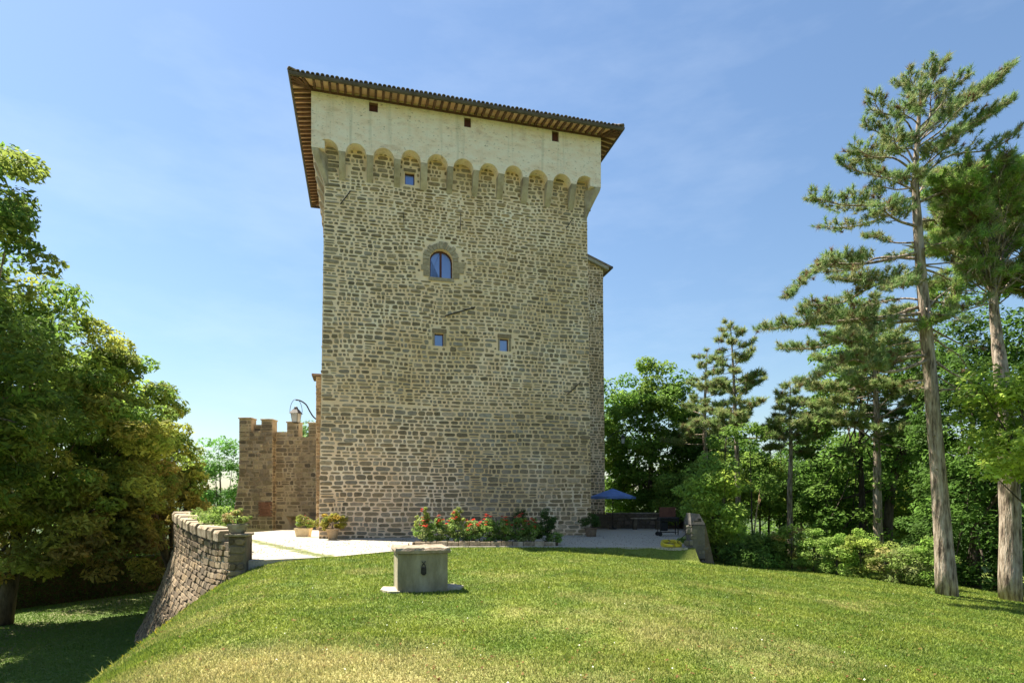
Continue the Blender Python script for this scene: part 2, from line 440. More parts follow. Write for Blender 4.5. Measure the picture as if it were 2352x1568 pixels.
# ------------------------------------------------------------------ stonework
def stones(rng, mapper, ur, v0, v1, hc=(.17, .33), lc=(.22, .75), gap=.035, prot=.03, skip=None, wave=.03, pal=None, split=.12, jit=.1, quoin=True, cvar=.25, small=.1, back=.02, bev=.022, tint=False):
    """individual stones laid in courses. mapper(u, v, h) -> (n,3) world points. returns a list of (V, F, area, colour)"""
    out = []
    v = v0; row = 0
    pal = np.array(pal)
    while v < v1 - hc[0] * .6:
        h = rng.uniform(*hc)
        if v + h > v1: h = v1 - v
        ul, urr = ur(v + h / 2)
        ph = rng.uniform(0, 50)
        u = ul + (rng.uniform(-.03, .012) if quoin else rng.uniform(-.3, 0)); ul = u
        while u < urr - .08:
            l = rng.uniform(*lc) * rng.choice([.55, 1, 1, 1.25])
            if quoin and (u == ul): l = rng.uniform(.4, .8)
            if rng.random() < small: l = rng.uniform(.16, .24)
            if u + l > urr - .12: l = urr - u + (rng.uniform(-.015, .03) if quoin else 0)
            cells = [(u, v, l, h)]
            if rng.random() < split and h > .21 and l > .2:
                k = rng.uniform(.4, .6); cells = [(u, v, l, h * k), (u, v + h * k, l, h * (1 - k))]
            for (cu, cv, cl, chh) in cells:
                w = wave * (noise2(cu * .7 + ph * 0 + 3, cv * .35 + row * .02) - .5) * 2
                a, b = (cl - gap) / 2, (chh - gap * rng.uniform(.7, 1.3)) / 2
                if a < .035 or b < .025: continue
                mu, mv = cu + cl / 2, cv + chh / 2 + w
                if skip is not None and skip(mu, mv, a, b): continue
                cut = rng.uniform(.5, .85, 4); cuv = rng.uniform(.4, .8, 4)
                pu = np.array([-cut[0], cut[1], 1, 1, cut[2], -cut[3], -1, -1]) * a
                pv = np.array([-1, -1, -cuv[0], cuv[1], 1, 1, cuv[2], -cuv[3]]) * b
                pu = pu + rng.uniform(-jit, jit, 8) * min(a, b) * 1.2; pv = pv + rng.uniform(-jit, jit, 8) * b * 1.2
                p = prot * rng.uniform(.3, 1.7)
                tl = rng.uniform(-.25, .25, 2) * p
                s = 1 - min(.35, bev / min(a, b))
                U = np.concatenate([mu + pu, mu + pu * s]); Vv = np.concatenate([mv + pv, mv + pv * s])
                Hh = np.concatenate([np.full(8, -back), p + tl[0] * pu / a + tl[1] * pv / b])
                P = mapper(U, Vv, Hh)
                F = [(i, (i + 1) % 8, 8 + (i + 1) % 8, 8 + i) for i in range(8)] + [tuple(range(8, 16))]
                c = pal[rng.integers(len(pal))] * rng.uniform(1 - cvar, 1 + cvar)
                if tint: c = c * (1 + .35 * (fbm(mu * .22 + 60, mv * .16 + 3, 3) - .5)) * (1 + (fbm(mu * .12 + 9, mv * .12, 2) - .45) * np.array([.30, .0, -.55]))  # slow stone tone drift; its warm side also paints in bounced light
                out.append((P, F, a * b, c, (mu, mv)))
            u += l
        v += h; row += 1
    return out

def place_stones(S, parent, m, limit=300, name='stone', score=None):
    S = sorted(S, key=(lambda s: -s[2]) if score is None else score)
    for (P, F, a, c, uv) in S[:limit]:
        add(name, P, F, m, parent, None, False, c)
    if len(S) > limit:
        mb = MB()
        for (P, F, a, c, uv) in S[limit:]: mb.put(P, F, c)
        mb.obj('small_stones', m, parent, WL[parent.name], kind='stuff')

def poly_holes(outer, holes, mapper, h=0.):
    """tessellated face with holes, in facade coordinates"""
    L = [[Vector((a, b, 0)) for a, b in lp] for lp in [outer] + holes]
    T = tessellate_polygon(L)
    pts = np.array([p for lp in [outer] + holes for p in lp], float)
    F = []
    for t in T:
        a, b, c = pts[list(t)]
        cr = (b[0] - a[0]) * (c[1] - a[1]) - (b[1] - a[1]) * (c[0] - a[0])
        F.append(tuple(t) if cr > 0 else tuple(t)[::-1])
    return mapper(pts[:, 0], pts[:, 1], np.full(len(pts), h)), F

def frame_map(O, ang, ud=None):
    """facade coordinates: u along the wall, v up, h out of the wall towards the viewer"""
    r = np.array([math.cos(ang), math.sin(ang), 0]); n = np.array([math.sin(ang), -math.cos(ang), 0]); O = np.asarray(O, float)
    def f(u, v, h):
        u = np.asarray(u, float); v = np.asarray(v, float); h = np.asarray(h, float)
        return O + u[..., None] * r + v[..., None] * np.array([0, 0, 1.]) + h[..., None] * n
    return f

def prism(mb, mapper, poly, h0, h1, colr=None):
    """polygon in facade coords (counter-clockwise) pushed from h0 (back) to h1 (front)"""
    n = len(poly); p = np.array(poly, float)
    V = np.concatenate([mapper(p[:, 0], p[:, 1], np.full(n, h1)), mapper(p[:, 0], p[:, 1], np.full(n, h0))])
    F = [tuple(range(n)), tuple(range(2 * n - 1, n - 1, -1))] + [(i, n + i, n + (i + 1) % n, (i + 1) % n) for i in range(n)]
    return mb.put(V, F, colr)

def arc(cu, cv, r, a0, a1, n):
    return [(cu + r * math.cos(a), cv + r * math.sin(a)) for a in np.linspace(rad(a0), rad(a1), n)]

TH = rad(14.3)
TO = np.array([-9.18, 28.2, 0.])
R_ = np.array([math.cos(TH), math.sin(TH), 0]); B_ = np.array([-math.sin(TH), math.cos(TH), 0])
def TP(a, b, z): return TO + R_ * a + B_ * b + np.array([0, 0, float(z)])
FM = frame_map(TO, TH)
TW, TD, TAP = 13.85, 9.45, .0154
STONE = [(.265, .195, .115), (.325, .245, .15), (.29, .23, .15), (.39, .30, .20), (.32, .265, .19), (.225, .17, .10), (.355, .26, .15)]

tower = thing('stone_tower', TO + R_ * TW / 2 + B_ * TD / 2, 'massive square rubble stone tower with pale plastered top, arched corbels and tiled roof', 'tower')
arch_hole = [(5.26, 12.92), (6.40, 12.92)] + arc(5.83, 13.77, .57, 0, 180, 14)
holes = [arch_hole, [(5.49, 9.52), (5.95, 9.52), (5.95, 10.14), (5.49, 10.14)], [(8.83, 9.47), (9.29, 9.47), (9.29, 10.11), (8.83, 10.11)],
         [(4.04, 17.35), (4.51, 17.35), (4.51, 17.95), (4.04, 17.95)]]
mb = MB()
outer = [(0, -.6), (TW, -.6), (TW - TAP * 19.4, 19.4), (TAP * 19.4, 19.4)]
mb.put(*poly_holes(outer, holes, FM))
for hl in holes:                                        # reveals
    n = len(hl); p = np.array(hl)
    V = np.concatenate([FM(p[:, 0], p[:, 1], np.zeros(n)), FM(p[:, 0], p[:, 1], np.full(n, -.42))])
    mb.put(V, [(i, n + i, n + (i + 1) % n, (i + 1) % n) for i in range(n)])
t4 = TAP * 19.4
c0 = [TP(0, 0, -.6), TP(TW, 0, -.6), TP(TW, TD, -.6), TP(0, TD, -.6)]; c1 = [TP(t4, 0, 19.4), TP(TW - t4, 0, 19.4), TP(TW - t4, TD, 19.4), TP(t4, TD, 19.4)]
mb.put(c0 + c1, [(1, 2, 6, 5), (2, 3, 7, 6), (3, 0, 4, 7), (4, 5, 6, 7)])
mb.obj('wall', M['mortar'], tower)

PITCH = 1.285; ARC0 = .44
arch_c = [ARC0 + PITCH * i for i in range(11)]
corb_u = [ARC0 + PITCH * (i + .5) for i in range(10)]
def skip_front(u, v, a, b):
    for (x0, x1, y0, y1) in [(4.75, 6.98, 12.72, 14.0), (5.36, 6.1, 9.34, 10.36), (8.7, 9.42, 9.3, 10.32), (3.96, 4.6, 17.3, 18.1)]:
        if u + a > x0 and u - a < x1 and v + b > y0 and v - b < y1: return True
    if math.hypot(u - 5.83, v - 13.77) < 1.02 + .3 * a and v > 13.6: return True
    if v > 17.2:
        for c in corb_u:
            if abs(u - c) < .06 + a * .6 and v > 17.15: return True
    return False
rng = rs(11)
S = []
ur = lambda v: (TAP * v - .012, TW - TAP * v + .012)
S += stones(rng, FM, ur, -.05, 6.5, (.15, .29), (.24, .66), .034, .026, skip_front, .06, STONE, .10, .12, cvar=.24, small=.1, tint=True)
S += stones(rng, FM, ur, S[-1][4][1] + .16, 19.0, (.13, .26), (.17, .56), .044, .026, skip_front, .08, STONE, .10, .17, cvar=.26, small=.2, tint=True)
rng = rs(13); GR = .025
occ = np.zeros((int(TW / GR) + 2, int(19.4 / GR) + 2), bool)
def mark(u0, u1, v0, v1): occ[max(0, int(u0 / GR)):int(u1 / GR) + 1, max(0, int(v0 / GR)):int(v1 / GR) + 1] = True
for s_ in S:
    q = (s_[0] - TO) @ R_; mark(q.min(), q.max(), s_[0][:, 2].min(), s_[0][:, 2].max())
for c in corb_u: mark(c - .15, c + .15, 17.15, 19.3)
for (x0, x1, y0, y1) in [(4.9, 6.85, 12.74, 13.77), (5.37, 6.09, 9.5, 10.36), (8.71, 9.41, 9.45, 10.33), (3.98, 4.58, 17.33, 18.12)]: mark(x0, x1, y0, y1)
iu, iv = np.nonzero(~occ); m_ = (np.hypot(iu * GR - 5.83, iv * GR - 13.77) < .97) & (iv * GR > 13.7); occ[iu[m_], iv[m_]] = True
for trial in range(16000):
    if trial % 2: u, v = rng.uniform(.1, TW - .1), rng.uniform(17, 18.9)
    else:
        c_ = [(5.83, 13.6, 1.9), (5.72, 9.85, 1.1), (9.06, 9.8, 1.1), (4.28, 17.7, .8)][rng.integers(4)]; u, v = c_[0] + rng.uniform(-1, 1) * c_[2], c_[1] + rng.uniform(-1, 1) * c_[2]
    a, b = rng.uniform(.05, .17), rng.uniform(.04, .085)
    i0, i1, j0, j1 = int((u - a - .02) / GR), int((u + a + .02) / GR) + 1, int((v - b - .02) / GR), int((v + b + .02) / GR) + 1
    if i0 < 0 or j0 < 0 or occ[i0:i1, j0:j1].any(): continue
    occ[i0 + 1:i1 - 1, j0 + 1:j1 - 1] = True
    pu = np.array([-.7, .65, 1, 1, .7, -.6, -1, -1]) * a * rng.uniform(.88, 1.1, 8); pv = np.array([-1, -1, -.6, .55, 1, 1, .6, -.5]) * b * rng.uniform(.85, 1.1, 8)
    P = FM(np.concatenate([u + pu, u + pu * .82]), np.concatenate([v + pv, v + pv * .75]), np.concatenate([np.full(8, -.02), np.full(8, rng.uniform(.01, .035))]))
    S.append((P, [(i, (i + 1) % 8, 8 + (i + 1) % 8, 8 + i) for i in range(8)] + [tuple(range(8, 16))], a * b, np.array(STONE[rng.integers(7)]) * rng.uniform(.75, 1.25), (u, v)))
place_stones(S, tower, M['stone'], 300)

# surrounds of the windows
rng = rs(12)
edges = np.linspace(0, 180, 14) + np.concatenate([[0], rng.uniform(-3, 3, 12), [0]])
for i in range(13):
    a0, a1 = edges[i] + 1.0, edges[i + 1] - 1.0
    ro = .90 + rng.uniform(-.06, .07)
    poly = arc(5.83, 13.77, .585, a0, a1, 3)[::1]
    poly = arc(5.83, 13.77, ro, a0, a1, 3) + arc(5.83, 13.77, .585, a1, a0, 3)
    m_ = MB(); prism(m_, FM, poly, -.1, .045 + rng.uniform(0, .012), np.array([.37, .30, .21]) * rng.uniform(.8, 1.15)); m_.obj('voussoir', M['stone'], tower)
def block(u0, u1, v0, v1, pr=.045, c=(.225, .19, .14), name='jamb_stone', par=tower, mp=FM, bk=-.1):
    k = .018
    poly = [(u0 + k, v0), (u1 - k, v0), (u1, v0 + k), (u1, v1 - k), (u1 - k, v1), (u0 + k, v1), (u0, v1 - k), (u0, v0 + k)]
    m_ = MB(); prism(m_, mp, poly, bk, pr, np.array(c)); return m_.obj(name, M['stone'], par)
for z0, z1, wl, wr in [(12.93, 13.2, .30, .32), (13.21, 13.48, .42, .55), (13.49, 13.76, .33, .62)]:
    block(5.245 - wl, 5.245, z0, z1, c=np.array([.36, .285, .19]) * rng.uniform(.85, 1.15)); block(6.415, 6.415 + wr, z0, z1, c=np.array([.36, .28, .18]) * rng.uniform(.85, 1.15))
block(5.2, 6.46, 12.74, 12.905, .06, (.36, .29, .2), 'sill')
for (u0, u1, z0, z1) in [(5.49, 5.95, 9.52, 10.14), (8.83, 9.29, 9.47, 10.11)]:
    block(u0 - .12, u1 + .14, z1 + .02, z1 + .22, .04, (.24, .18, .11), 'lintel'); block(u0 - .1, u0 - .015, z0, z1, .035, (.31, .25, .165)); block(u1 + .015, u1 + .12, z0, z1, .035, (.31, .25, .165))
block(3.98, 4.57, 17.98, 18.12, .03, (.24, .18, .11), 'lintel')

def window(poly, inner, mull=None, par=tower, mp=FM, dep=-.28):
    """frame ring with one or two panes"""
    n = len(poly); m_ = MB()
    p = np.array(poly); q = np.array(inner)
    V = np.concatenate([mp(p[:, 0], p[:, 1], np.full(n, dep + .05)), mp(q[:, 0], q[:, 1], np.full(n, dep + .05)), mp(q[:, 0], q[:, 1], np.full(n, dep - .03))])
    F = [(i, (i + 1) % n, n + (i + 1) % n, n + i) for i in range(n)] + [(n + i, n + (i + 1) % n, 2 * n + (i + 1) % n, 2 * n + i) for i in range(n)]
    m_.put(V, F)
    w = m_.obj('window', M['wood'], par)
    pm = MB()
    if mull:
        x = mull; mm = MB(); prism(mm, mp, [(x - .05, q[:, 1].min()), (x + .05, q[:, 1].min()), (x + .05, q[:, 1].max() - .01), (x - .05, q[:, 1].max() - .01)], dep - .02, dep + .06); mm.obj('mullion', M['wood'], w)
        for sgn in (-1, 1):
            h = [pt for pt in inner if (pt[0] - x) * sgn > .04]
            lo, hi = q[:, 1].min(), max(pt[1] for pt in h)
            h = ([(x + .045 * sgn, lo)] + h + [(x + .045 * sgn, hi)]) if sgn > 0 else ([(x + .045 * sgn, hi)] + h + [(x + .045 * sgn, lo)])
            hv = np.array(h); pm = MB(); pm.put(mp(hv[:, 0], hv[:, 1], np.full(len(h), dep)), [tuple(range(len(h)))]); pm.obj('pane', M['glass'], w)
    else:
        pm.put(mp(q[:, 0], q[:, 1], np.full(n, dep)), [tuple(range(n))]); pm.obj('pane', M['glass'], w)
    return w
inner_arch = [(5.31, 12.98), (6.35, 12.98)] + arc(5.83, 13.77, .51, 0, 180, 14)
window(arch_hole, inner_arch, 5.83)
for hl in holes[1:]:
    (x0, y0), (x1, y1) = hl[0], hl[2]
    window(hl, [(x0 + .035, y0 + .035), (x1 - .035, y0 + .035), (x1 - .035, y1 - .035), (x0 + .035, y1 - .035)], dep=-.2)

# ---- machicolation: plaster parapet on arches and corbels
PA, PB0, PBK, PZ0, PZ1 = -.295, -.557, TD + .557, 18.22, 21.12
PW = TW + .59
AR = .50
def side_map(k):
    if k == 0: return frame_map(TP(PA, PB0, 0), TH), PW, [c - PA for c in arch_c]
    if k == 1: return frame_map(TP(PA, PBK, 0), TH - math.pi / 2), PBK - PB0, None
    if k == 2: return frame_map(TP(PA + PW, PB0, 0), TH + math.pi / 2), PBK - PB0, None
    return frame_map(TP(PA + PW, PBK, 0), TH + math.pi), PW, None
top_holes = [(2.32, 2.73, 20.30, 20.80), (6.89, 7.24, 20.28, 20.80), (11.45, 11.83, 20.26, 20.84)]
for k in range(4):
    mp, Ls, cs = side_map(k)
    if cs is None:
        n = max(1, round((Ls - .2) / PITCH)); cs = [(Ls - n * PITCH) / 2 + PITCH * (i + .5) for i in range(n)]
    poly = [(0, PZ0)]
    rr = rs(20 + k)
    arcs = []
    for c in cs:
        r_ = AR + rr.uniform(-.045, .035); zc = 18.2 + rr.uniform(-.05, .07)
        a = [(c - r_, PZ0)] + [(u, zc + (v - zc) * 1.02) for u, v in arc(c, zc, r_, 178, 2, 15)] + [(c + r_, PZ0)]
        arcs.append(a); poly += a
    poly += [(Ls, PZ0), (Ls, PZ1), (0, PZ1)]
    hl = [[(a - PA, c), (b - PA, c), (b - PA, d), (a - PA, d)] for a, b, c, d in top_holes] if k == 0 else []
    mb = MB(); mb.put(*poly_holes(poly, hl, mp))
    for a in arcs:                                     # arch soffits back to the shaft
        p = np.array(a); n = len(p)
        V = np.concatenate([mp(p[:, 0], p[:, 1], np.zeros(n)), mp(p[:, 0], p[:, 1], np.full(n, -.60))])
        mb.put(V, [(i, i + 1, n + i + 1, n + i) for i in range(n - 1)])
    piers = [0] + [x for a in arcs for x in (a[0][0], a[-1][0])] + [Ls]
    for i in range(0, len(piers), 2):
        mb.box(mp(np.array((piers[i] + piers[i + 1]) / 2), np.array(PZ0 + .19), np.array(-.30)), (piers[i + 1] - piers[i] - .004, .594, .374), TH if k in (0, 3) else TH + math.pi / 2)
    for h in hl:
        n = 4; p = np.array(h)
        V = np.concatenate([mp(p[:, 0], p[:, 1], np.zeros(n)), mp(p[:, 0], p[:, 1], np.full(n, -.35))])
        mb.put(V, [(i, n + i, n + (i + 1) % n, (i + 1) % n) for i in range(n)])
    mb.obj('parapet', M['plaster'], tower)
    for h in hl:
        p = np.array(h); m_ = MB(); prism(m_, mp, [tuple(q) for q in p], -.34, -.16); sh = m_.obj('shutter', M['wood'], tower)
        m2 = MB(); (x0, y0), (x1, y1) = h[0], h[2]
        prism(m2, mp, [(x0 + .01, y1 - .1), (x1 - .01, y1 - .1), (x1 - .01, y1 - .02), (x0 + .01, y1 - .02)], -.16, -.10); m2.obj('lintel_board', M['rafter'], sh)
    # corbels
    ks = [(cs[i] + cs[i + 1]) / 2 for i in range(len(cs) - 1)]
    if k == 3: continue
    for c in ks:
        w = .145 + rr.uniform(-.012, .015); zb = 17.18 + rr.uniform(-.07, .07); zt = PZ0
        prof = [(-.62, zb - .1), (-.545, zb), (-.45, zb + .12), (-.30, zb + .36), (-.15, zb + .66), (-.05, zb + .9), (-.012, zb + 1.02), (-.012, zt), (-.62, zt)]
        n = len(prof); q = np.array(prof)
        V = np.concatenate([mp(np.full(n, c - w), q[:, 1], q[:, 0]), mp(np.full(n, c + w), q[:, 1], q[:, 0])])
        m_ = MB(); m_.put(V, [tuple(range(n))[::-1], tuple(range(n, 2 * n))] + [(i, (i + 1) % n, n + (i + 1) % n, n + i) for i in range(n)])
        m_.obj('corbel', M['corbel'], tower)
# corner corbels: wedges reaching out to the parapet's corners
for (a0, sa) in ((PA, 1), (PA + PW, -1)):
    T_ = TAP * 18; x_in = (T_ + .01) if sa > 0 else TW - T_ - .01
    ring = []
    for zz, t in ((16.75, 0), (17.1, .2), (17.6, .58), (17.95, .86), (18.1, .97), (PZ0, .99)):
        xo = x_in + (a0 + .008 * sa - x_in) * t; yo = 0 + (PB0 + .008) * t
        wd = .16 + .10 * t
        ring.append([TP(xo, yo, zz), TP(xo + sa * wd * 1.1, yo, zz), TP(x_in + sa * .22, .1, zz), TP(x_in + sa * .1, .22, zz), TP(xo, yo + wd * 1.1, zz)])
    V = np.array(ring).reshape(-1, 3); n = 5; F = []
    for i in range(5):
        for j in range(n):
            q = (i * n + j, i * n + (j + 1) % n, (i + 1) * n + (j + 1) % n, (i + 1) * n + j); F.append(q if sa > 0 else q[::-1])
    F.append(tuple(range(25, 30)))
    add('corner_corbel', V, F, M['corbel'], tower)

# iron tie bars lying on the wall
for (u0, v0), (u1, v1), r_ in [((.99, 15.97), (1.46, 16.65), .022), ((3.95, 15.95), (4.0, 15.23), .014), ((6.81, 16.25), (6.78, 15.38), .016), ((6.01, 11.02), (7.54, 11.58), .03), ((12.41, 7.35), (13.21, 8.08), .022), ((12.41, 16.13), (12.77, 16.68), .018)]:
    P = FM(np.linspace(u0, u1, 3), np.linspace(v0, v1, 3), np.full(3, .05)); m_ = MB(); m_.tube(P, r_, 6); m_.obj('tie_bar', M['iron'], tower)

# ---- roof
roof_ob = None
EV = .82; EZ = 20.85; SL = .19
ea0, ea1, eb0, eb1 = PA - EV, PA + PW + EV, PB0 - EV, PBK + EV
rise = 2.0; zt0 = EZ + .16
run = (eb1 - eb0) / 2; zap = zt0 + run * .3
cm = (eb0 + eb1) / 2
V = [TP(ea0, eb0, zt0), TP(ea1, eb0, zt0), TP(ea1, eb1, zt0), TP(ea0, eb1, zt0), TP(ea0 + run, cm, zap), TP(ea1 - run, cm, zap)]
V += [v - np.array([0, 0, .06]) for v in V]
F = [(0, 1, 5, 4), (1, 2, 5), (2, 3, 4, 5), (3, 0, 4)]
F += [tuple(i + 6 for i in f[::-1]) for f in F] + [(0, 6, 7, 1), (1, 7, 8, 2), (2, 8, 9, 3), (3, 9, 6, 0)]
roof_ob = add('roof', V, F, M['tile'], tower)
# gutter round the eaves
mb = MB()
CR = [(ea0, eb0), (ea1, eb0), (ea1, eb1), (ea0, eb1)]
def ring_section(off_out, z):
    return [TP(ea0 - off_out, eb0 - off_out, z), TP(ea1 + off_out, eb0 - off_out, z), TP(ea1 + off_out, eb1 + off_out, z), TP(ea0 - off_out, eb1 + off_out, z)]
sec = [(-.02, EZ - .03), (.03, EZ - .05), (.085, EZ - .02), (.11, EZ + .05), (.115, EZ + .10), (.10, EZ + .10), (-.02, EZ + .09)]
V = np.array([ring_section(*s_) for s_ in sec]).reshape(-1, 3); ns = len(sec); F = []
for i in range(ns):
    for j in range(4):
        F.append((i * 4 + j, ((i + 1) % ns) * 4 + j, ((i + 1) % ns) * 4 + (j + 1) % 4, i * 4 + (j + 1) % 4))
add('gutter', V, F, M['gutter'], roof_ob)

def half_tile(n=6, r=.095, L=.46, th=.018):
    V = []
    for (y, rr) in ((0, r * 1.06), (L, r * .86)):
        for o in (rr, rr - th):
            for a in np.linspace(rad(8), rad(172), n): V.append((math.cos(a) * o, y, math.sin(a) * o))
    F = []
    for j in range(n - 1):
        F.append((j, 2 * n + j, 2 * n + j + 1, j + 1)); F.append((n + j, n + j + 1, 3 * n + j + 1, 3 * n + j)); F.append((j, j + 1, n + j + 1, n + j)); F.append((2 * n + j, 3 * n + j, 3 * n + j + 1, 2 * n + j + 1))
    F.append((0, n, 3 * n, 2 * n)); F.append((n - 1, 3 * n - 1, 4 * n - 1, 2 * n - 1))
    V = np.array(V)
    a = math.atan(.3); Rm = np.array([[1, 0, 0], [0, math.cos(a), -math.sin(a)], [0, math.sin(a), math.cos(a)]])
    return V @ Rm.T, F
tv, tf = half_tile()
tile_ob = add('tile', tv, tf, M['tile'], None, (0, 0, 0), True)
tile_me = tile_ob.data
bpy.data.objects.remove(tile_ob)
rng = rs(31)
def eave_tiles(p0, p1, inward, n, rows):
    p0 = np.array(p0, float); p1 = np.array(p1, float)
    d = (p1 - p0) / np.linalg.norm(p1 - p0)
    rz = math.atan2(d[1], d[0])
    for r_ in range(rows):
        for i in range(n):
            s_ = (i + .5) / n
            p = p0 + (p1 - p0) * s_ + inward * (r_ * .36 - .05 + rng.uniform(-.015, .015)) + np.array([0, 0, r_ * .108 - .012 + rng.uniform(-.006, .006)])
            if r_ and (s_ < .03 or s_ > .97): continue
            o = bpy.data.objects.new('tile', tile_me); link(o, roof_ob, p); o.rotation_euler = (0, 0, rz + rng.uniform(-.03, .03))
eave_tiles(TP(ea0, eb0, zt0 + .0), TP(ea1, eb0, zt0 + .0), B_, 76, 2)
eave_tiles(TP(ea0, eb1, zt0), TP(ea0, eb0, zt0), R_, 58, 1)
eave_tiles(TP(ea1, eb0, zt0), TP(ea1, eb1, zt0), -R_, 58, 1)
for (a, b, da, db) in ((ea0, eb0, 1, 1), (ea1, eb0, -1, 1)):          # hip tiles
    for i in range(9):
        t = i * .34 - .06
        p = TP(a + da * t, b + db * t, zt0 + .3 * t + .05)
        o = bpy.data.objects.new('hip_tile', tile_me); link(o, roof_ob, p); dv = R_ * da + B_ * db; o.rotation_euler = (rad(-4), 0, math.atan2(dv[1], dv[0]) - math.pi / 2); o.scale = (1.25, 1, 1.25)

# rafters and soffit tiles
def soff_z(t): return EZ + SL * t         # t = distance in from the eave edge
def eave_under(p_of, n_r, L, nm='rafter'):
    """p_of(s, t, z): s along the wall (0..L between the parapet's corners), t in from the eave"""
    ss = np.linspace(.16, L - .16, n_r)
    pairs = [(s_, s_) for s_ in ss]
    fan0 = [(-.04, -.30), (-.02, -.56)]; fan1 = [(L + .04, L + .30), (L + .02, L + .56)]
    allr = fan0[::-1] + pairs + fan1
    for (sw, seav) in allr:
        w = .055; m_ = MB()
        t0, t1 = .03, EV + .06
        V = [p_of(seav - w, t0, soff_z(t0) - .09), p_of(seav + w, t0, soff_z(t0) - .09), p_of(sw + w, t1, soff_z(t1) - .135), p_of(sw - w, t1, soff_z(t1) - .135),
             p_of(seav - w, t0, soff_z(t0)), p_of(seav + w, t0, soff_z(t0)), p_of(sw + w, t1, soff_z(t1)), p_of(sw - w, t1, soff_z(t1))]
        m_.put(V, [(0, 3, 2, 1), (4, 5, 6, 7), (0, 1, 5, 4), (1, 2, 6, 5), (2, 3, 7, 6), (3, 0, 4, 7)]); m_.obj(nm, M['rafter'], roof_ob)
    bays = [(-EV + .0, -.0)] + allr + [(L + EV, L + 0.)]
    bays = [(0, -EV)] + allr + [(L, L + EV)]
    for (a, b), (c, d) in zip(bays[:-1], bays[1:]):
        t0, t1 = .0, EV + .08
        V = [p_of(b + .002, t0, soff_z(t0) + .003), p_of(d - .002, t0, soff_z(t0) + .003), p_of(c - .002, t1, soff_z(t1) + .003), p_of(a + .002, t1, soff_z(t1) + .003)]
        V += [v + np.array([0, 0, .03]) for v in V]
        add('soffit_tile', V, [(0, 3, 2, 1), (4, 5, 6, 7), (0, 1, 5, 4), (1, 2, 6, 5), (2, 3, 7, 6), (3, 0, 4, 7)], M['soffit'], roof_ob)
eave_under(lambda s_, t, z: TP(PA + s_, eb0 + t, z), 42, PW)
eave_under(lambda s_, t, z: TP(ea0 + t, PBK - s_, z), 30, PBK - PB0)
eave_under(lambda s_, t, z: TP(ea1 - t, PB0 + s_, z), 30, PBK - PB0)
for (a, b, da, db) in ((ea0, eb0, 1, 1), (ea1, eb0, -1, 1)):          # hip rafters
    m_ = MB(); P = [TP(a + da * .03, b + db * .03, EZ - .05), TP(a + da * (EV + .1), b + db * (EV + .1), EZ + SL * EV - .08)]
    m_.tube(P, [.075, .085], 4); m_.obj('hip_rafter', M['rafter'], roof_ob)
# wall plate along the top of the plaster
m_ = MB(); m_.box(TP(PA + PW / 2, PB0 - .035, EZ + .0), (PW, .07, .075), TH); m_.obj('wall_plate', M['rafter'], roof_ob)

# ------------------------------------------------------------------ side wing behind the tower's right flank
WB = 9.6; WA1 = 19.0
WM = frame_map(TP(TW - .5, WB, 0), TH)
wing = thing('side_wing', TP(17, WB + 1.5, 0), 'narrow rubble stone wing with lean-to roof, set back on the tower\'s right flank', 'building')
def wr(v): return 5.22 + .03 * (18.5 - v) / 3 * .9
zE, zR = 18.45, 20.4
m_ = MB(); prism(m_, WM, [(0, -.5), (wr(-.5), -.5), (wr(zE), zE), (0, zR)], -5, 0); m_.obj('wall', M['mortar'], wing)
rng = rs(41)
S = stones(rng, WM, lambda v: (1.2, wr(v) + .015), 0, 18.1, (.14, .26), (.18, .52), .045, .03, None, .05, STONE, .12, .14, cvar=.25, small=.15)
S += [s_ for s_ in stones(rng, WM, lambda v: (1.2, wr(18.4) - (v - 18.35) * 2.6), 18.15, 19.7, (.15, .26), (.2, .5), .05, .03, None, .03, STONE, .1, .14)]
place_stones(S, wing, M['stone'], 200)
m_ = MB(); sl_ = (zE - zR) / 5.22
for u0, u1, ext, zo, th_, mm in ((0, 5.2, 0, 0, 0, 0),):
    V = []
    for (u, h) in ((0, .28), (5.75, .28), (5.75, -5), (0, -5)):
        V.append(WM(np.array(u), np.array(zR + sl_ * u + .06), np.array(h)))
    V += [v + np.array([0, 0, .14]) for v in V]
    m_.put(V, [(0, 3, 2, 1), (4, 5, 6, 7), (0, 1, 5, 4), (1, 2, 6, 5), (2, 3, 7, 6), (3, 0, 4, 7)])
m_.obj('roof', M['tile'], wing)
m_ = MB(); prism(m_, WM, [(0, zR - .16), (5.55, zR + sl_ * 5.55 - .16), (5.55, zR + sl_ * 5.55 + .055), (0, zR + .055)], 0, .26); m_.obj('verge_moulding', M['pale_stone'], wing)
m_ = MB(); P = [WM(np.array(5.78), np.array(zR + sl_ * 5.78 + .1), np.array(h)) for h in (.3, -5)]; m_.tube(P, .1, 8); m_.obj('gutter', M['gutter'], wing)

# stub of a lower building seen past the tower's left edge
stub = thing('corner_buttress', TP(-.35, 10.4, 0), 'slim stone pier with small ledge on top, behind the tower\'s left edge', 'buttress')
m_ = MB(); m_.box(TP(.15, 10.6, 4.6), (1.9, 1.6, 10.2), TH); m_.obj('wall', M['warm_mortar'], stub)
SM = frame_map(TP(-.8, 9.8, 0), TH)
S = stones(rs(42), SM, lambda v: (-.012, .7), .1, 9.6, (.16, .3), (.3, .5), .04, .03, None, .0, STONE, .1, .1)
place_stones(S, stub, M['stone'], 100)
m_ = MB(); m_.box(TP(.1, 10.55, 9.78), (2.3, 1.9, .12), TH); m_.obj('ledge', M['tile'], stub)

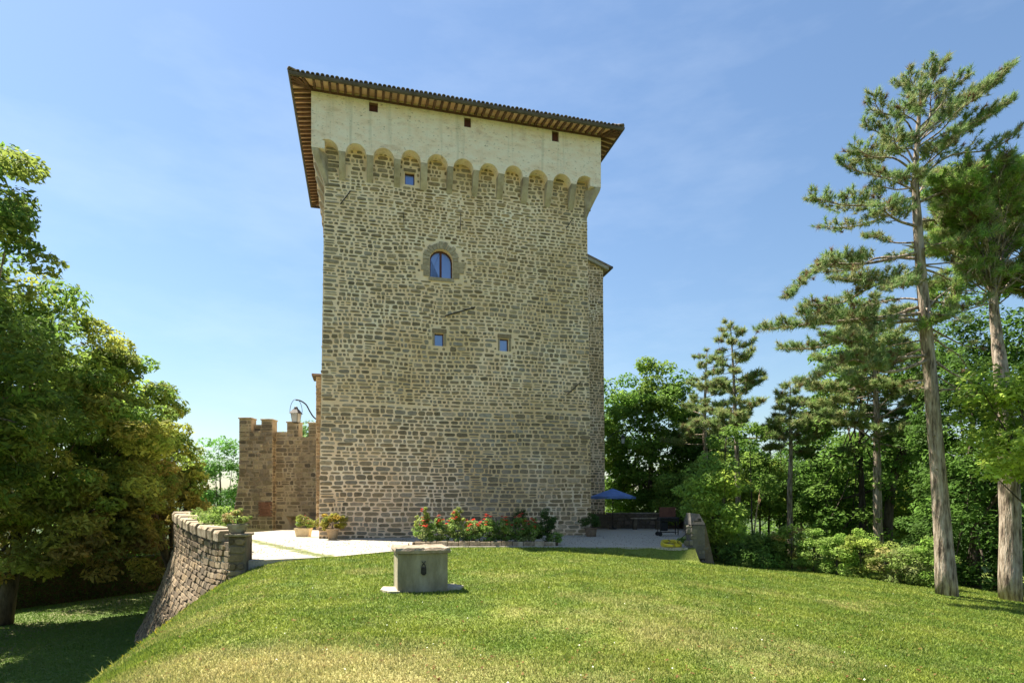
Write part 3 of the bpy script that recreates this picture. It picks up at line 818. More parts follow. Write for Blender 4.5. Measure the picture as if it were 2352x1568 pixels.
# ------------------------------------------------------------------ crenellated wall, left rear
CO = np.array([-18.15, 40.0, 0]); CA = rad(-2)
CM = frame_map(CO, CA)
cren = thing('crenellated_wall', CO + np.array([2.5, .4, 0]), 'weathered battlemented stone wall with four merlons, left of the tower', 'wall')
WARM = [(.235, .185, .115), (.29, .235, .145), (.20, .16, .105), (.33, .27, .17), (.255, .21, .15), (.165, .135, .095)]
def lf(v): return -.55 * max(0., min(1.2, (3.6 - v) / 3.6))
polyL = [(lf(0), -.5), (2.25, -.5), (2.25, 6.55), (1.5, 6.55), (1.5, 6.95), (.82, 6.95), (.82, 6.6), (0, 6.6), (0, 3.6)]
m_ = MB(); prism(m_, CM, [(lf(0) - .02, -.5), (2.25, -.5), (2.25, 6.5), (0, 6.5), (0, 3.6)], -1.2, .45)
m_.obj('wall', M['warm_mortar'], cren)
hole = [(3.05, .15), (3.75, .15), (3.95, .8), (2.75, .8)]
hole = [(3.0, .78), (3.33, .12), (3.62, .12), (3.98, .78)]
m_ = MB(); m_.put(*poly_holes([(2.25, -.5), (5.9, -.5), (5.9, 6.15), (2.25, 6.15)], [[(2.95, .85), (3.35, .08), (3.62, .08), (4.02, .85)]], CM))
hp = np.array([(2.95, .85), (3.35, .08), (3.62, .08), (4.02, .85)]); n = 4
ip = np.array([(3.36, .5), (3.4, .1), (3.58, .1), (3.62, .5)])
m_.put(np.concatenate([CM(hp[:, 0], hp[:, 1], np.zeros(n)), CM(ip[:, 0], ip[:, 1], np.full(n, -.7))]), [(i, (i + 1) % n, n + (i + 1) % n, n + i) for i in range(n)])
m_.put(*[CM(np.array([2.25, 5.9, 5.9, 2.25]), np.array([6.15] * 4), np.array([0, 0, -1.2, -1.2])), [(0, 1, 2, 3)]])
m_.obj('wall', M['warm_mortar'], cren)
rng = rs(43)
def sk(u, v, a, b): return 2.8 < u < 4.15 and v < 1.0
CM2 = lambda u, v, h: CM(u, v, np.asarray(h) + .45)
S = stones(rng, CM2, lambda v: (lf(v) - .01, 2.26), 0, 6.5, (.17, .32), (.25, .6), .03, .03, None, .03, WARM, .08, .12, cvar=.35, small=.12)
S += stones(rng, CM, lambda v: (2.27, 5.7), 0, 6.12, (.16, .34), (.25, .62), .04, .03, sk, .04, WARM, .1, .12, cvar=.3, small=.12)
mer = [(0, .82, 6.5, 7.32, 1), (.84, 1.48, 6.5, 6.98, 1), (1.5, 2.25, 6.5, 7.22, 1), (2.28, 3.0, 6.15, 6.5, 0), (3.04, 3.82, 6.15, 7.1, 0), (4.5, 5.5, 6.15, 7.04, 0)]
for (u0, u1, v0, v1, f) in mer:
    fm = CM2 if f else CM
    m_ = MB(); prism(m_, fm, [(u0, v0), (u1, v0), (u1, v1), (u0, v1)], -.7 if u0 != .84 else -1.3, 0. if u0 != .84 else -.42); m_.obj('merlon' if (u0 not in (.84, 2.28)) else 'infill_wall', M['warm_mortar'], cren)
    hh = 0 if u0 != .84 else -.42
    S += stones(rng, (lambda u, v, h, fm=fm, hh=hh: fm(u, v, np.asarray(h) + hh)), lambda v, u0=u0, u1=u1: (u0, u1), v0, v1 - .1, (.17, .3), (.25, .5), .03, .03, None, 0, WARM, 0, .1, cvar=.3)
    if u0 not in (.84, 2.28):
        m_ = MB(); m_.box(fm(np.array((u0 + u1) / 2), np.array(v1 + .04), np.array(-.33)), (u1 - u0 + .08, .85, .09), CA, .015); m_.obj('cap_stone', M['corbel'], cren)
SR = frame_map(CM(np.array(2.252), np.array(0.), np.array(.45)), CA + math.pi / 2)
S += stones(rng, SR, lambda v: (0, .45), 0, 6.5, (.17, .32), (.2, .3), .03, .03, None, 0, WARM, 0, .1, cvar=.3)
place_stones(S, cren, M['stone'], 300)
# brick patch at the foot of the left half
m_ = MB()
for r_ in range(11):
    for c_ in range(4):
        u0 = 1.32 + c_ * .235 + (r_ % 2) * .1
        if u0 > 2.1: continue
        m_ = MB(); prism(m_, CM2, [(u0, .85 + r_ * .085), (min(u0 + .22, 2.24), .85 + r_ * .085), (min(u0 + .22, 2.24), .925 + r_ * .085), (u0, .925 + r_ * .085)], -.02, .075, np.array([.24, .115, .075]) * rng.uniform(.8, 1.25)); m_.obj('brick', M['stone'], cren)

# ------------------------------------------------------------------ curved battered retaining wall
WPTS = spline(np.array(WALL_P), 160)
seg = np.concatenate([[0], np.cumsum(np.linalg.norm(np.diff(WPTS, axis=0), axis=1))]); WLEN = seg[-1]
def wall_pt(s):
    x = np.interp(s, seg, WPTS[:, 0]); y = np.interp(s, seg, WPTS[:, 1])
    e = .15
    dx = np.interp(s + e, seg, WPTS[:, 0]) - np.interp(s - e, seg, WPTS[:, 0]); dy = np.interp(s + e, seg, WPTS[:, 1]) - np.interp(s - e, seg, WPTS[:, 1])
    l = np.hypot(dx, dy); return x, y, -dy / l, dx / l
def w_top(s): return .52 + .45 * smooth01(np.asarray(s) / 10)
def w_off(z):
    t = np.clip(-.2 - z, 0, 9); return .25 * t + .035 * t * t
def wall_map(s, t, h):
    """t: metres below the coping"""
    s = np.asarray(s, float); x, y, nx, ny = wall_pt(s)
    z = w_top(s) - np.asarray(t, float)
    o = w_off(z) + h
    return np.stack([x + nx * o, y + ny * o, z + .25 * np.asarray(h)], -1)
bast = thing('retaining_wall', (-11.4, 21.5, -3.8), 'curved battered retaining wall of squared stone rising from the lower lawn', 'wall')
ss = np.linspace(0, WLEN, 70); tt = np.linspace(0, 5.2, 30)
Sg, Tg = np.meshgrid(ss, tt); P = wall_map(Sg.ravel(), Tg.ravel(), np.full(Sg.size, -.035))
i = (np.arange(69)[None] + 70 * np.arange(29)[:, None]).ravel()
F = np.stack([i, i + 70, i + 71, i + 1], 1)
x, y, nx, ny = wall_pt(ss)
back = np.stack([x - nx * .6, y - ny * .6, w_top(ss)], 1); back2 = back.copy(); back2[:, 2] = -.6
nP = len(P); V = np.concatenate([P, back, back2])
Fb = [(j, j + 1, nP + j + 1, nP + j) for j in range(69)] + [(nP + j, nP + j + 1, nP + 71 + j, nP + 70 + j) for j in range(69)]
add('wall_core', V, [tuple(f) for f in F] + Fb, M['dark_mortar'], bast)
rng = rs(51)
BST = [(.20, .145, .085), (.24, .18, .115), (.17, .125, .08), (.22, .17, .115), (.14, .105, .07), (.26, .2, .13)]
S = []
def wm2(u, v, h): return wall_map(u, 5.1 - v, h)
S = stones(rng, wm2, lambda v: (.02, WLEN - .3), 0, 5.08, (.12, .21), (.20, .58), .022, .026, None, .07, BST, .10, .12, cvar=.35, small=.08, quoin=False, back=.05, bev=.010)
place_stones(S, bast, M['stone'], 300, score=lambda s_: -(s_[2] * (1 if s_[4][0] < 11 else .2) * (1 if s_[4][1] > .8 else .3)))
s0 = .75
for i in range(24):                                     # coping stones
    L_ = rng.uniform(.42, .62); s1 = s0 + L_
    if s1 > WLEN - .4: break
    k = .03; pts = [(s0 + k, 0), (s1 - k, 0)]
    zt = rng.uniform(.29, .36); fo, bo = rng.uniform(.05, .09), -.62
    V = []
    for (t_, hf, hb) in ((0, fo, bo), (-zt * .75, fo, bo), (-zt, fo - .06, bo + .05)):
        A = wall_map(np.array([s0 + k, s1 - k, s1 - k, s0 + k]), np.full(4, t_), np.zeros(4)); xx, yy, nx, ny = wall_pt(np.array([s0 + k, s1 - k, s1 - k, s0 + k]))
        hh = np.array([hf, hf, hb, hb]); A[:, 0] += nx * hh; A[:, 1] += ny * hh; V.append(A)
    V = np.concatenate(V) + rng.uniform(-.012, .012, (12, 3))
    F = [(0, 1, 2, 3), (11, 10, 9, 8)] + [(r_ * 4 + j, (r_ + 1) * 4 + j, (r_ + 1) * 4 + (j + 1) % 4, r_ * 4 + (j + 1) % 4) for r_ in range(2) for j in range(4)]
    add('coping_stone', V, F, M['coping'], bast)
    s0 = s1 + rng.uniform(.03, .09) + (.14 if i % 2 else 0)
m_ = MB(); m_.box((-7.86, 17.2, -.15), (.46, 1.0, 1.75), rad(14), .03); m_.obj('end_pier', M['dark_mortar'], bast)
PM = frame_map((-7.96, 16.655, 0), rad(14))
S = stones(rs(52), PM, lambda v: (.0, .42), -1.0, .68, (.17, .26), (.2, .3), .02, .035, None, 0, BST, 0, .12, cvar=.3)
for s_ in S: add('pier_stone', s_[0], s_[1], M['stone'], bast, None, False, s_[3] * .8)
m_ = MB(); m_.box((-7.86, 17.15, .755), (.60, 1.1, .075), rad(14), .015); m_.obj('pier_cap', M['coping'], bast)

# ------------------------------------------------------------------ terrace walls at the right rear
par = thing('terrace_parapet', (9, 40.2, 0), 'low dark rubble parapet closing the back of the gravel terrace', 'wall')
PMB = frame_map((2.2, 40.3, 0), rad(-1))
m_ = MB(); prism(m_, PMB, [(0, -.4), (9.6, -.4), (9.6, .98), (0, .98)], -.45, 0); m_.obj('wall', M['dark_mortar'], par)
S = stones(rs(61), PMB, lambda v: (4.2, 9.6), 0, .96, (.17, .3), (.25, .55), .03, .03, None, .02, [(.13, .10, .075), (.17, .13, .1), (.1, .08, .06)], 0, .12, cvar=.3)
place_stones(S, par, M['stone'], 120)
for i in range(11):
    u = 4.2 + i * .5; block(u + .01, u + .49, .985, 1.07, .06, np.array([.26, .22, .17]) * rng.uniform(.8, 1.1), 'coping_stone', par, PMB, -.5)

side = thing('terrace_side_wall', (6.55, 21, 0), 'stone side wall of the terrace ending in a smooth grey pier beside the shrubs', 'wall')
d = np.array([11.9 - 7.1, 40.3 - 22.6]); aS = math.atan2(d[1], d[0]); LS = np.hypot(*d)
SMR = frame_map((6.95, 22.95, 0), aS)      # outer side faces right
m_ = MB(); prism(m_, SMR, [(0, -2.4), (LS, -2.4), (LS, .95), (0, .95)], 0, .45); 
V, F = m_.get(); 
lowm = V[:, 2] < -1; 
out = np.array([math.sin(aS), -math.cos(aS), 0]); V[lowm & ((V - np.array([6.95, 22.95, 0])) @ out > .2)] += out * .75
add('wall', V, F, M['dark_mortar'], side)
EM = frame_map((6.78, 22.45, 0), rad(12))
m_ = MB(); m_.box((7.04, 22.75, .2), (.56, .5, 1.3), rad(12), .03); m_.obj('pier_base', M['grey_render'], side)
m_ = MB()
prism(m_, EM, [(.56, -1.9), (1.25, -1.9), (.58, .83), (.56, .83)], -.5, 0.02); m_.obj('batter', M['dark_mortar'], side)
S = stones(rs(62), EM, lambda v: (-.01, .57 + max(0, .85 - v) * .24), -.9, .84, (.15, .24), (.16, .34), .022, .012, None, 0, [(.13, .12, .105), (.16, .145, .125), (.11, .10, .085)], 0, .1, quoin=False)
for s_ in S: add('stone', s_[0], s_[1], M['stone'], side, None, False, s_[3])
V = [EM(np.array(u), np.array(v), np.array(h)) for u, v, h in [(-.02, .86, .03), (.56, .86, .03), (.56, .86, -.5), (-.02, .86, -.5), (.04, 1.3, -.16), (.42, 1.26, -.16), (.42, 1.26, -.46), (.04, 1.3, -.46)]]
add('pier_head', V, [(0, 3, 2, 1), (4, 5, 6, 7), (0, 1, 5, 4), (1, 2, 6, 5), (2, 3, 7, 6), (3, 0, 4, 7)], M['grey_render'], side)
m_ = MB(); m_.box(EM(np.array(.22), np.array(1.0), np.array(.05)), (.3, .07, .05), rad(12)); m_.box(EM(np.array(.3), np.array(1.06), np.array(.05)), (.12, .06, .07), rad(12)); m_.obj('bracket', M['black'], side)
SMI = frame_map((6.95 + d[0], 22.95 + d[1], 0), aS + math.pi)
S = stones(rs(63), (lambda u, v, h: SMI(u, v, h)), lambda v: (1, LS - .2), .02, .93, (.17, .3), (.3, .6), .03, .03, None, .02, [(.2, .17, .13), (.24, .2, .15), (.15, .12, .1)], 0, .12)
place_stones(S, side, M['stone'], 100)

# ------------------------------------------------------------------ the well
well = thing('stone_well', (-1.8, 11.7, 0), 'square stone well head with a broken-edged slab on top, alone on the lawn', 'well')
wa = rad(15.5); WO = np.array([-2.15, 11.16, 0.]); wr_ = np.array([math.cos(wa), math.sin(wa), 0]); wb = np.array([-math.sin(wa), math.cos(wa), 0])
wz = float(lawn_z(-1.7, 11.6)) + .0
zb = wz + .02
cen = WO + wr_ * .475 + wb * .47
m_ = MB(); m_.box(cen + np.array([0, 0, zb + .32]), (.95, .94, .80), wa, .012); m_.obj('body', M['well_stone'], well)
# slab: subdivided box with a broken front edge
rng = rs(71); nx_, ny_ = 22, 20; V = []; F = []
top = []; 
for lay, (zz, ex) in enumerate(((0, 0.0), (.055, .012), (.105, -.004))):
    ringp = []
    for side_ in range(4):
        n_ = 22
        for j in range(n_):
            t = j / n_ * 2 - 1
            p = {0: (t, -1), 1: (1, t), 2: (-t, 1), 3: (-1, -t)}[side_]
            jj = .5 + .5 * noise2(j * .35 + side_ * 9, lay * 1.7 + 3)
            inset = ((rng.uniform(0, .006) + (.05 * max(0, noise2(j * .33 + 7.3 * side_, 4.2) - .35) if lay == 2 else 0)) * min(1, 4 * (1 - abs(t))))
            ringp.append(((.515 + ex - inset) * p[0], (.52 + ex - inset) * p[1], zz + (rng.uniform(-.006, .006) if lay else 0) - (.03 * max(0, noise2(j * .4 + side_ * 5, 8) - .45) if lay == 2 else 0)))
    V += ringp
nn = 88; F = [tuple(range(nn))[::-1]] + [(l * nn + j, l * nn + (j + 1) % nn, (l + 1) * nn + (j + 1) % nn, (l + 1) * nn + j) for l in range(2) for j in range(nn)]
V = np.array(V); cidx = len(V); V = np.concatenate([V, [[0, 0, .108]]]); F += [(2 * nn + j, 2 * nn + (j + 1) % nn, cidx) for j in range(nn)]
Rw = np.array([[math.cos(wa), math.sin(wa), 0], [-math.sin(wa), math.cos(wa), 0], [0, 0, 1]])
add('slab', V @ Rw + cen + np.array([0, 0, zb + .722]), F, M['well_slab'], well)
WMp = frame_map(WO + np.array([0, 0, zb]), wa)
m_ = MB(); prism(m_, WMp, [(.435, .34), (.465, .31), (.505, .31), (.535, .34), (.53, .46), (.44, .46)], -.01, .045); pl = m_.obj('iron_lock', M['iron'], well)
m_ = MB()
m_.tube([WMp(np.array(.485 + .035 * math.cos(a)), np.array(.46 + .06 * math.sin(a)), np.array(.03)) for a in np.linspace(0, math.pi, 9)], .009, 6); m_.obj('shackle', M['iron'], pl)
m_ = MB(); m_.tube([WMp(np.array(.45), np.array(.57), np.array(.02)), WMp(np.array(.49), np.array(.53), np.array(.035)), WMp(np.array(.52), np.array(.57), np.array(.02))], .01, 6); m_.obj('staple', M['iron'], pl)
def slabpoly(pts, z0, z1, nm, m, par):
    n = len(pts); V = [(x, y, z1) for x, y in pts] + [(x, y, z0) for x, y in pts]
    return add(nm, V, [tuple(range(n))] + [(i, n + i, n + (i + 1) % n, (i + 1) % n) for i in range(n)], m, par)
def wpt(a, b): q = WO + wr_ * a + wb * b; return (q[0], q[1])
slabpoly([wpt(-.30, .30), wpt(-.16, -.02), wpt(.04, -.06), wpt(.02, .6), wpt(-.22, .72)], wz - .1, wz + .045, 'paving_slab', M['pale_stone'], well)
slabpoly([wpt(.94, .1), wpt(1.22, .2), wpt(1.34, .42), wpt(1.2, .75), wpt(.94, .8)], wz - .1, wz + .045, 'paving_slab', M['pale_stone'], well)
m_ = MB(); m_.tube([cen + wr_ * -.19 + wb * .3 + np.array([0, 0, zb + .82 + t]) for t in (0, .05)], .012, 6); m_.obj('pin', M['iron'], well)

# ------------------------------------------------------------------ foliage builders
def leaves(rng, C, Rr, n, size, base, var=.25, up=.5, flat_=.0, cvar=None, ratio=.5, shell=.5, droop=0., zshade=None, lobes=True):
    """leaf-sized rhombs spread through clumps C (centres) with radii Rr (k,3); base colour(s) per clump"""
    k = len(C)
    idx = rng.integers(0, k, n)
    d = nrm(rng.normal(size=(n, 3)))
    r = shell + (1 - shell) * rng.random(n) ** .6
    P = C[idx] + d * Rr[idx] * r[:, None]
    nz = nrm(d * .5 + np.array([0, 0, up]) + rng.normal(size=(n, 3)) * .45)
    t = nrm(np.cross(nz, rng.normal(size=(n, 3))))
    t[:, 2] -= droop; t = nrm(t)
    b = nrm(np.cross(nz, t))
    L = size * (.45 + 1.0 * rng.random(n) ** 1.3)[:, None]; W = L * ratio
    V = np.stack([P - t * L * .5, P + b * W * .5 - t * L * .05 + nz * L * .06, P + t * L * .5, P - b * W * .5 - t * L * .05 + nz * L * .06], 1).reshape(-1, 3)
    F = np.arange(4 * n).reshape(n, 4)
    base = np.asarray(base, float)
    cb = base[idx] if base.ndim == 2 else np.tile(base, (n, 1))
    c = cb * rng.uniform(1 - var, 1 + var, (n, 1)) * 2.0
    return V, F, np.repeat(c, 4, 0)

def crown_clumps(rng, c, r, n, cr=(.7, 1.2), bottom=-.75, surf=.55, lump=.25, ph=0):
    out = []
    while len(out) < n:
        d = nrm(rng.normal(size=3))
        if d[2] < bottom: continue
        az = math.atan2(d[1], d[0])
        k = 1 + lump * (2 * noise2(az * 1.6 + ph + 20, d[2] * 2.2 + ph) - 1)
        rr = (surf + (1 - surf) * rng.random() ** .5) * k
        out.append(np.asarray(c) + d * np.asarray(r) * rr)
    C = np.array(out); R0 = rng.uniform(cr[0], cr[1], (n, 1)) * np.array([[1, 1, .6]])
    return C, R0

def limbs(rng, mb, base, top, r0, targets, sides=7, h0=.3):
    base = np.asarray(base, float); top = np.asarray(top, float)
    n = 9; t = np.linspace(0, 1, n)[:, None]
    path = base + (top - base) * t + rng.normal(size=(n, 3)) * np.array([.06, .06, 0]) * r0 * 3 * (t > 0)
    mb.tube(path, r0 * (1 - .8 * t[:, 0]) * (1 + .35 * np.exp(-t[:, 0] * 14)), sides, jit=.07, rng=rng)
    for q in targets:
        f = rng.uniform(h0, .9); s_ = base + (top - base) * f
        mid = s_ * .45 + q * .55 + np.array([0, 0, -.12 * np.linalg.norm(q - s_) + rng.uniform(0, .2)])
        P = spline([s_, mid, q], 6)
        mb.tube(P, np.linspace(r0 * (1 - .75 * f) * .5, .012, 6), 5, cap=False)

def broadleaf(name, base, c, r, label, cat='tree', group=None, n_cl=60, n_lf=9000, size=.2, cols=((.05, .09, .02),), seed=0, trunk_r=.16, cr=(.7, 1.2), bark='dark_bark', colf=None, lump=.25, surf=.55, bottom=-.75, up=.5, droop=.1, ratio=.5, nl=16, crown='crown', low=None):
    rng = rs(seed)
    base = np.asarray(base, float)
    th_ = thing(name, base, label, cat, group)
    C, R0 = crown_clumps(rng, c, r, n_cl, cr, bottom, surf, lump, seed * 1.7)
    if low is not None:      # low boughs: (count, corner, corner)
        C = np.concatenate([C, rng.uniform(low[1], low[2], (low[0], 3))]); R0 = np.concatenate([R0, rng.uniform(.6, .9, (low[0], 1)) * np.array([[1, 1, .5]])]); n_cl += low[0]
    cc = np.array(cols)[rng.integers(0, len(cols), n_cl)] * rng.uniform(.75, 1.3, (n_cl, 1))
    if colf is not None: cc = np.array([colf(p, q) for p, q in zip(C, cc)])
    V, F, K = leaves(rng, C, R0, n_lf, size, cc, .3, up, droop=droop, ratio=ratio)
    mb = MB()
    limbs(rng, mb, base, np.array([c[0], c[1], c[2] + r[2] * .5]), trunk_r, C[rng.choice(n_cl, min(nl, n_cl), False)])
    mb.obj('trunk', M[bark], th_, base, True)
    add(crown, V, F, M['leaf'], th_, base, False, K)
    return th_

def needle_tufts(rng, P, D, K, ln, wd, colr, spread=1.0):
    n = len(P)
    d = nrm(np.repeat(nrm(D), K, 0) * .75 + rng.normal(size=(n * K, 3)) * .62 * spread)
    s = np.repeat(P, K, 0) - np.repeat(nrm(D), K, 0) * (rng.random((n * K, 1)) * ln * .8)
    l = ln * rng.uniform(.7, 1.25, (n * K, 1))
    b = nrm(np.cross(d, rng.normal(size=(n * K, 3)))) * wd
    V = np.stack([s - b * .5, s + b * .5, s + d * l], 1).reshape(-1, 3)
    c = np.repeat(colr, K, 0) * rng.uniform(.75, 1.3, (n * K, 1))
    return V, np.arange(3 * n * K).reshape(-1, 3), np.repeat(c, 3, 0)

def pine(name, path, radii, branches, label, seed, group=None, bk=1.0, K=20, ln=.17, wd=.014, bark='bark', tw=1.0, cols=((.175, .275, .095), (.22, .315, .11), (.28, .30, .13)), dens=1.0, brown=.06, sides=12, cat='pine tree', start=.35):
    """branches: list of (t on trunk, tip xyz, sag, fullness)"""
    rng = rs(seed)
    path = np.asarray(path, float)
    th_ = thing(name, path[0], label, cat, group)
    sp = spline(path, 24); rr = np.interp(np.linspace(0, 1, 24), np.linspace(0, 1, len(radii)), radii)
    mb = MB(); mb.tube(sp, rr, sides, jit=.06, rng=rng); mb.obj('trunk', M[bark], th_, path[0], True)
    bm_ = MB(); TPs = []; TDs = []
    for (t, tip, sag, full) in branches:
        s_ = np.array([np.interp(t, np.linspace(0, 1, 24), sp[:, k]) for k in range(3)]); tip = np.asarray(tip, float)
        L = np.linalg.norm(tip - s_)
        m1 = s_ + (tip - s_) * .35 + np.array([0, 0, -sag * .6]) + rng.normal(size=3) * .04 * L; m2 = s_ + (tip - s_) * .7 + np.array([0, 0, -sag]) + rng.normal(size=3) * .04 * L
        B = spline([s_, m1, m2, tip], 12)
        r0 = min(np.interp(t, np.linspace(0, 1, 24), rr) * .42, .014 + L * .011) * bk
        bm_.tube(B, np.linspace(r0, .008, 12), 5, cap=False)
        nt_ = max(3, int(L * 13 * dens * full * tw))
        for i in range(nt_):
            f = start + (1 - start) * ((i + rng.random()) / nt_)
            k = f * 11; j = min(10, int(k)); p = B[j] + (B[j + 1] - B[j]) * (k - j); dr = nrm(B[j + 1] - B[j])
            sd = nrm(np.cross(dr, [0, 0, 1])) * rng.choice([-1, 1])
            l = rng.uniform(.25, .6) * (1.15 - .75 * f) * min(1.6, .4 + L * .38)
            dd = nrm(dr * rng.uniform(.3, .8) + sd * rng.uniform(.4, 1) + np.array([0, 0, rng.uniform(.0, .55)]))
            q = p + dd * l + np.array([0, 0, .05 * l])
            bm_.tube(np.array([p, (p + q) / 2 + [0, 0, -.03 * l], q]), [.008, .006, .004], 3, cap=False)
            n2 = max(1, int(l / .17))
            for a in range(n2):
                g_ = 1 - a / n2 * .75
                jit = rng.normal(size=3) * .05
                TPs.append(p + (q - p) * g_ + jit * (a > 0)); TDs.append(dd + rng.normal(size=3) * .3 + np.array([0, 0, .4]))
        TPs.append(tip); TDs.append(tip - B[-2])
    bm_.obj('branches', M[bark], th_, path[0], True)
    TPs = np.array(TPs); TDs = np.array(TDs)
    cc = np.array(cols)[rng.integers(0, len(cols), len(TPs))]
    br = rng.random(len(TPs)) < brown; cc[br] = (.17, .11, .055)
    V, F, Kc = needle_tufts(rng, TPs, TDs, K, ln, wd, cc)
    add('crown', V, F, M['needle'], th_, path[0], False, Kc)
    return th_


# ------------------------------------------------------------------ trees and shrubs
def at(u, v, d): return np.array([(u - 1176) / 1364 * d, d, EYE + (1158 - v) / 1364 * d])    # surveyed point at distance d
def gz(x, y): return float(lawn_z(np.array([x]), np.array([y]))[0])
def ground(u, d):
    x = (u - 1176) / 1364 * d; return np.array([x, d, gz(x, d) - .05])

# the tall pine on the lawn's right edge
pd = 18.2
TV = [(2176, 1366), (2160, 1150), (2140, 900), (2122, 700), (2108, 520), (2103, 400), (2112, 250), (2117, 165)]
path = [at(u, v, pd + i * .05) for i, (u, v) in enumerate(TV)]
path[0] = np.array([path[0][0], pd, gz(path[0][0], pd) - .15])
def t_of(v): return float(np.interp(-v, [-p[1] for p in TV], np.arange(8) / 7))
BR = [(455, 1862, 452, -.5, .1, 1), (470, 1888, 522, .6, .25, .7), (440, 1925, 372, 1.0, 0, 1), (400, 1962, 338, -1, 0, 1), (380, 1985, 285, .7, 0, 1), (330, 2003, 215, -.4, 0, 1), (300, 2060, 195, .8, -.1, 1),
      (250, 2085, 165, -.5, 0, 1), (260, 2172, 140, .3, -.1, 1), (300, 2226, 172, -.5, -.1, 1), (330, 2318, 160, .5, .1, 1), (350, 2322, 235, -.4, .1, 1), (370, 2265, 275, 1.2, 0, 1), (420, 2335, 300, .2, .1, .5), (400, 2200, 300, -1.5, 0, 1), (350, 2180, 230, 1.5, 0, 1), (360, 2050, 300, -1.4, 0, 1), (420, 2020, 395, 1.5, 0, 1),
      (585, 1812, 682, -.8, -.15, 1.15), (600, 1876, 618, 1.2, 0, 1.1), (560, 1990, 545, 1.4, 0, .9), (620, 1930, 640, -1.6, 0, .9), (640, 1850, 700, .3, 0, 1),
      (720, 1752, 757, -.6, .1, 1.2), (700, 1838, 722, .9, 0, 1.1), (735, 1795, 800, 1.2, .1, 1), (740, 1900, 770, -1.6, 0, 1), (690, 1960, 700, 1.8, 0, .9),
      (830, 1850, 885, -1.0, -.1, 1.1), (800, 1905, 842, 1.3, 0, 1), (820, 1960, 860, -1.5, 0, .6),
      (470, 2262, 402, .6, 0, .7), (560, 2292, 525, .3, .1, .35), (620, 2235, 640, 1.2, 0, .6), (690, 2262, 690, .6, .1, .3), (700, 2210, 740, -1.2, 0, .4),
      (750, 2262, 802, .2, .05, .06), (765, 2235, 865, .4, -.1, .06), (720, 2240, 610, .2, 0, .06), (850, 2225, 905, .4, 0, .06), (820, 2250, 910, .8, 0, .05), (520, 2030, 470, -2.0, 0, .8), (510, 2180, 500, 2, 0, .7), (290, 2080, 240, -1.2, 0, 1), (310, 2150, 200, 1.0, 0, 1), (340, 2245, 225, -1.0, 0, 1), (390, 2030, 330, .9, 0, 1), (410, 2150, 330, -1.3, 0, 1), (440, 2075, 400, -1.6, 0, 1), (430, 2000, 430, .5, .1, .9), (320, 2280, 200, .9, 0, .9), (280, 2120, 200, -.9, 0, 1), (240, 2145, 135, 0, 0, 1), (460, 2140, 420, 1.6, 0, .9), (600, 2040, 600, 1.9, 0, .8), (650, 2040, 660, -2.0, 0, .8), (710, 2010, 730, 2.2, 0, .7)]
pine('tall_pine', path, [.30, .215, .185, .16, .125, .09, .05, .02], [(t_of(v), at(u, w, pd + dy), sg, fl) for v, u, w, dy, sg, fl in BR],
     'tallest pine with bare pale trunk and long left branches, right edge of the lawn', 101, K=34, ln=.155, wd=.017, sides=16, brown=.08, dens=1.45)

tp = bpy.data.objects['tall_pine']; rng = rs(109)
for i in range(26):
    v = rng.uniform(560, 1180); c_ = at(np.interp(-v, [-p[1] for p in TV], [p[0] for p in TV]), v, pd + .2); a = rng.uniform(0, 6.28); L_ = rng.uniform(.18, .7) * (1.5 if v < 900 else .6)
    dd = np.array([math.cos(a), math.sin(a), rng.uniform(-.25, .3)]); m_ = MB(); m_.tube(np.array([c_ + dd * .1, c_ + dd * (.15 + L_ * .6), c_ + dd * (.2 + L_) + np.array([0, 0, -.06 * L_])]), [.028, .02, .009], 5); m_.obj('dead_stub', M['bark'], tp)

# umbrella pine beside it
rng = rs(102)
p2 = [ground(2322, 18.6), at(2318, 1100, 18.7), at(2300, 860, 18.9), at(2288, 760, 19.1), at(2276, 620, 19.3), at(2264, 470, 19.5)]
brs = []
for i in range(130):
    u = rng.uniform(2110, 2470); k = (u - 2290) / 190
    v = 340 + 120 * k * k + 330 * rng.random() ** 1.3; dd = rng.uniform(17.4, 22.5)
    brs.append((rng.uniform(.68, .97), at(u, v, dd), rng.uniform(-.5, .1), .8))
pine('umbrella_pine', p2, [.31, .27, .2, .15, .10, .04], brs, 'broad umbrella pine with domed crown behind the tallest pine', 102, bk=.6, K=30, ln=.20, wd=.024, start=.55, brown=.06, dens=1.2, cols=((.213, .362, .075), (.275, .400, .088), (.312, .325, .138)), bark='bark', sides=14)

def wood_pine(u, d, vtop, vcrown, width, label, seed, lean=0, n=26, rr=.17, full=1.0, K=22, group=None, tilt=.1, wid_top=.35):
    rng = rs(seed)
    b = ground(u, d); top = at(u + lean, vtop, d); zc = at(u, vcrown, d)[2]
    path = [b + (top - b) * t + np.array([rng.uniform(-.08, .08) * (0 < t < 1), 0, 0]) for t in np.linspace(0, 1, 6)]
    t0 = (zc - b[2]) / (top[2] - b[2]); br = []
    for i in range(n):
        f = (i + rng.random()) / n; t = t0 + (1 - t0) * f * .97
        L = width * (1 - f) ** .7 * rng.uniform(.35, 1.2) + width * wid_top * .5 * rng.uniform(.5, 1.3)
        a = i * 2.4 + rng.uniform(-.4, .4); s_ = b + (top - b) * t
        br.append((t, s_ + np.array([math.cos(a) * L, math.sin(a) * L, L * rng.uniform(-.2, .45) + tilt * f * L]), .1 * L * .3, full))
    return pine('wood_pine', path, [rr * 1.1, rr, rr * .85, rr * .65, rr * .4, .02], br, label, seed, group, K=K, ln=.27, wd=.036, sides=9, brown=.08, dens=1.15, bark='bark', cols=((.200, .300, .100), (.250, .338, .112), (.312, .338, .138)))
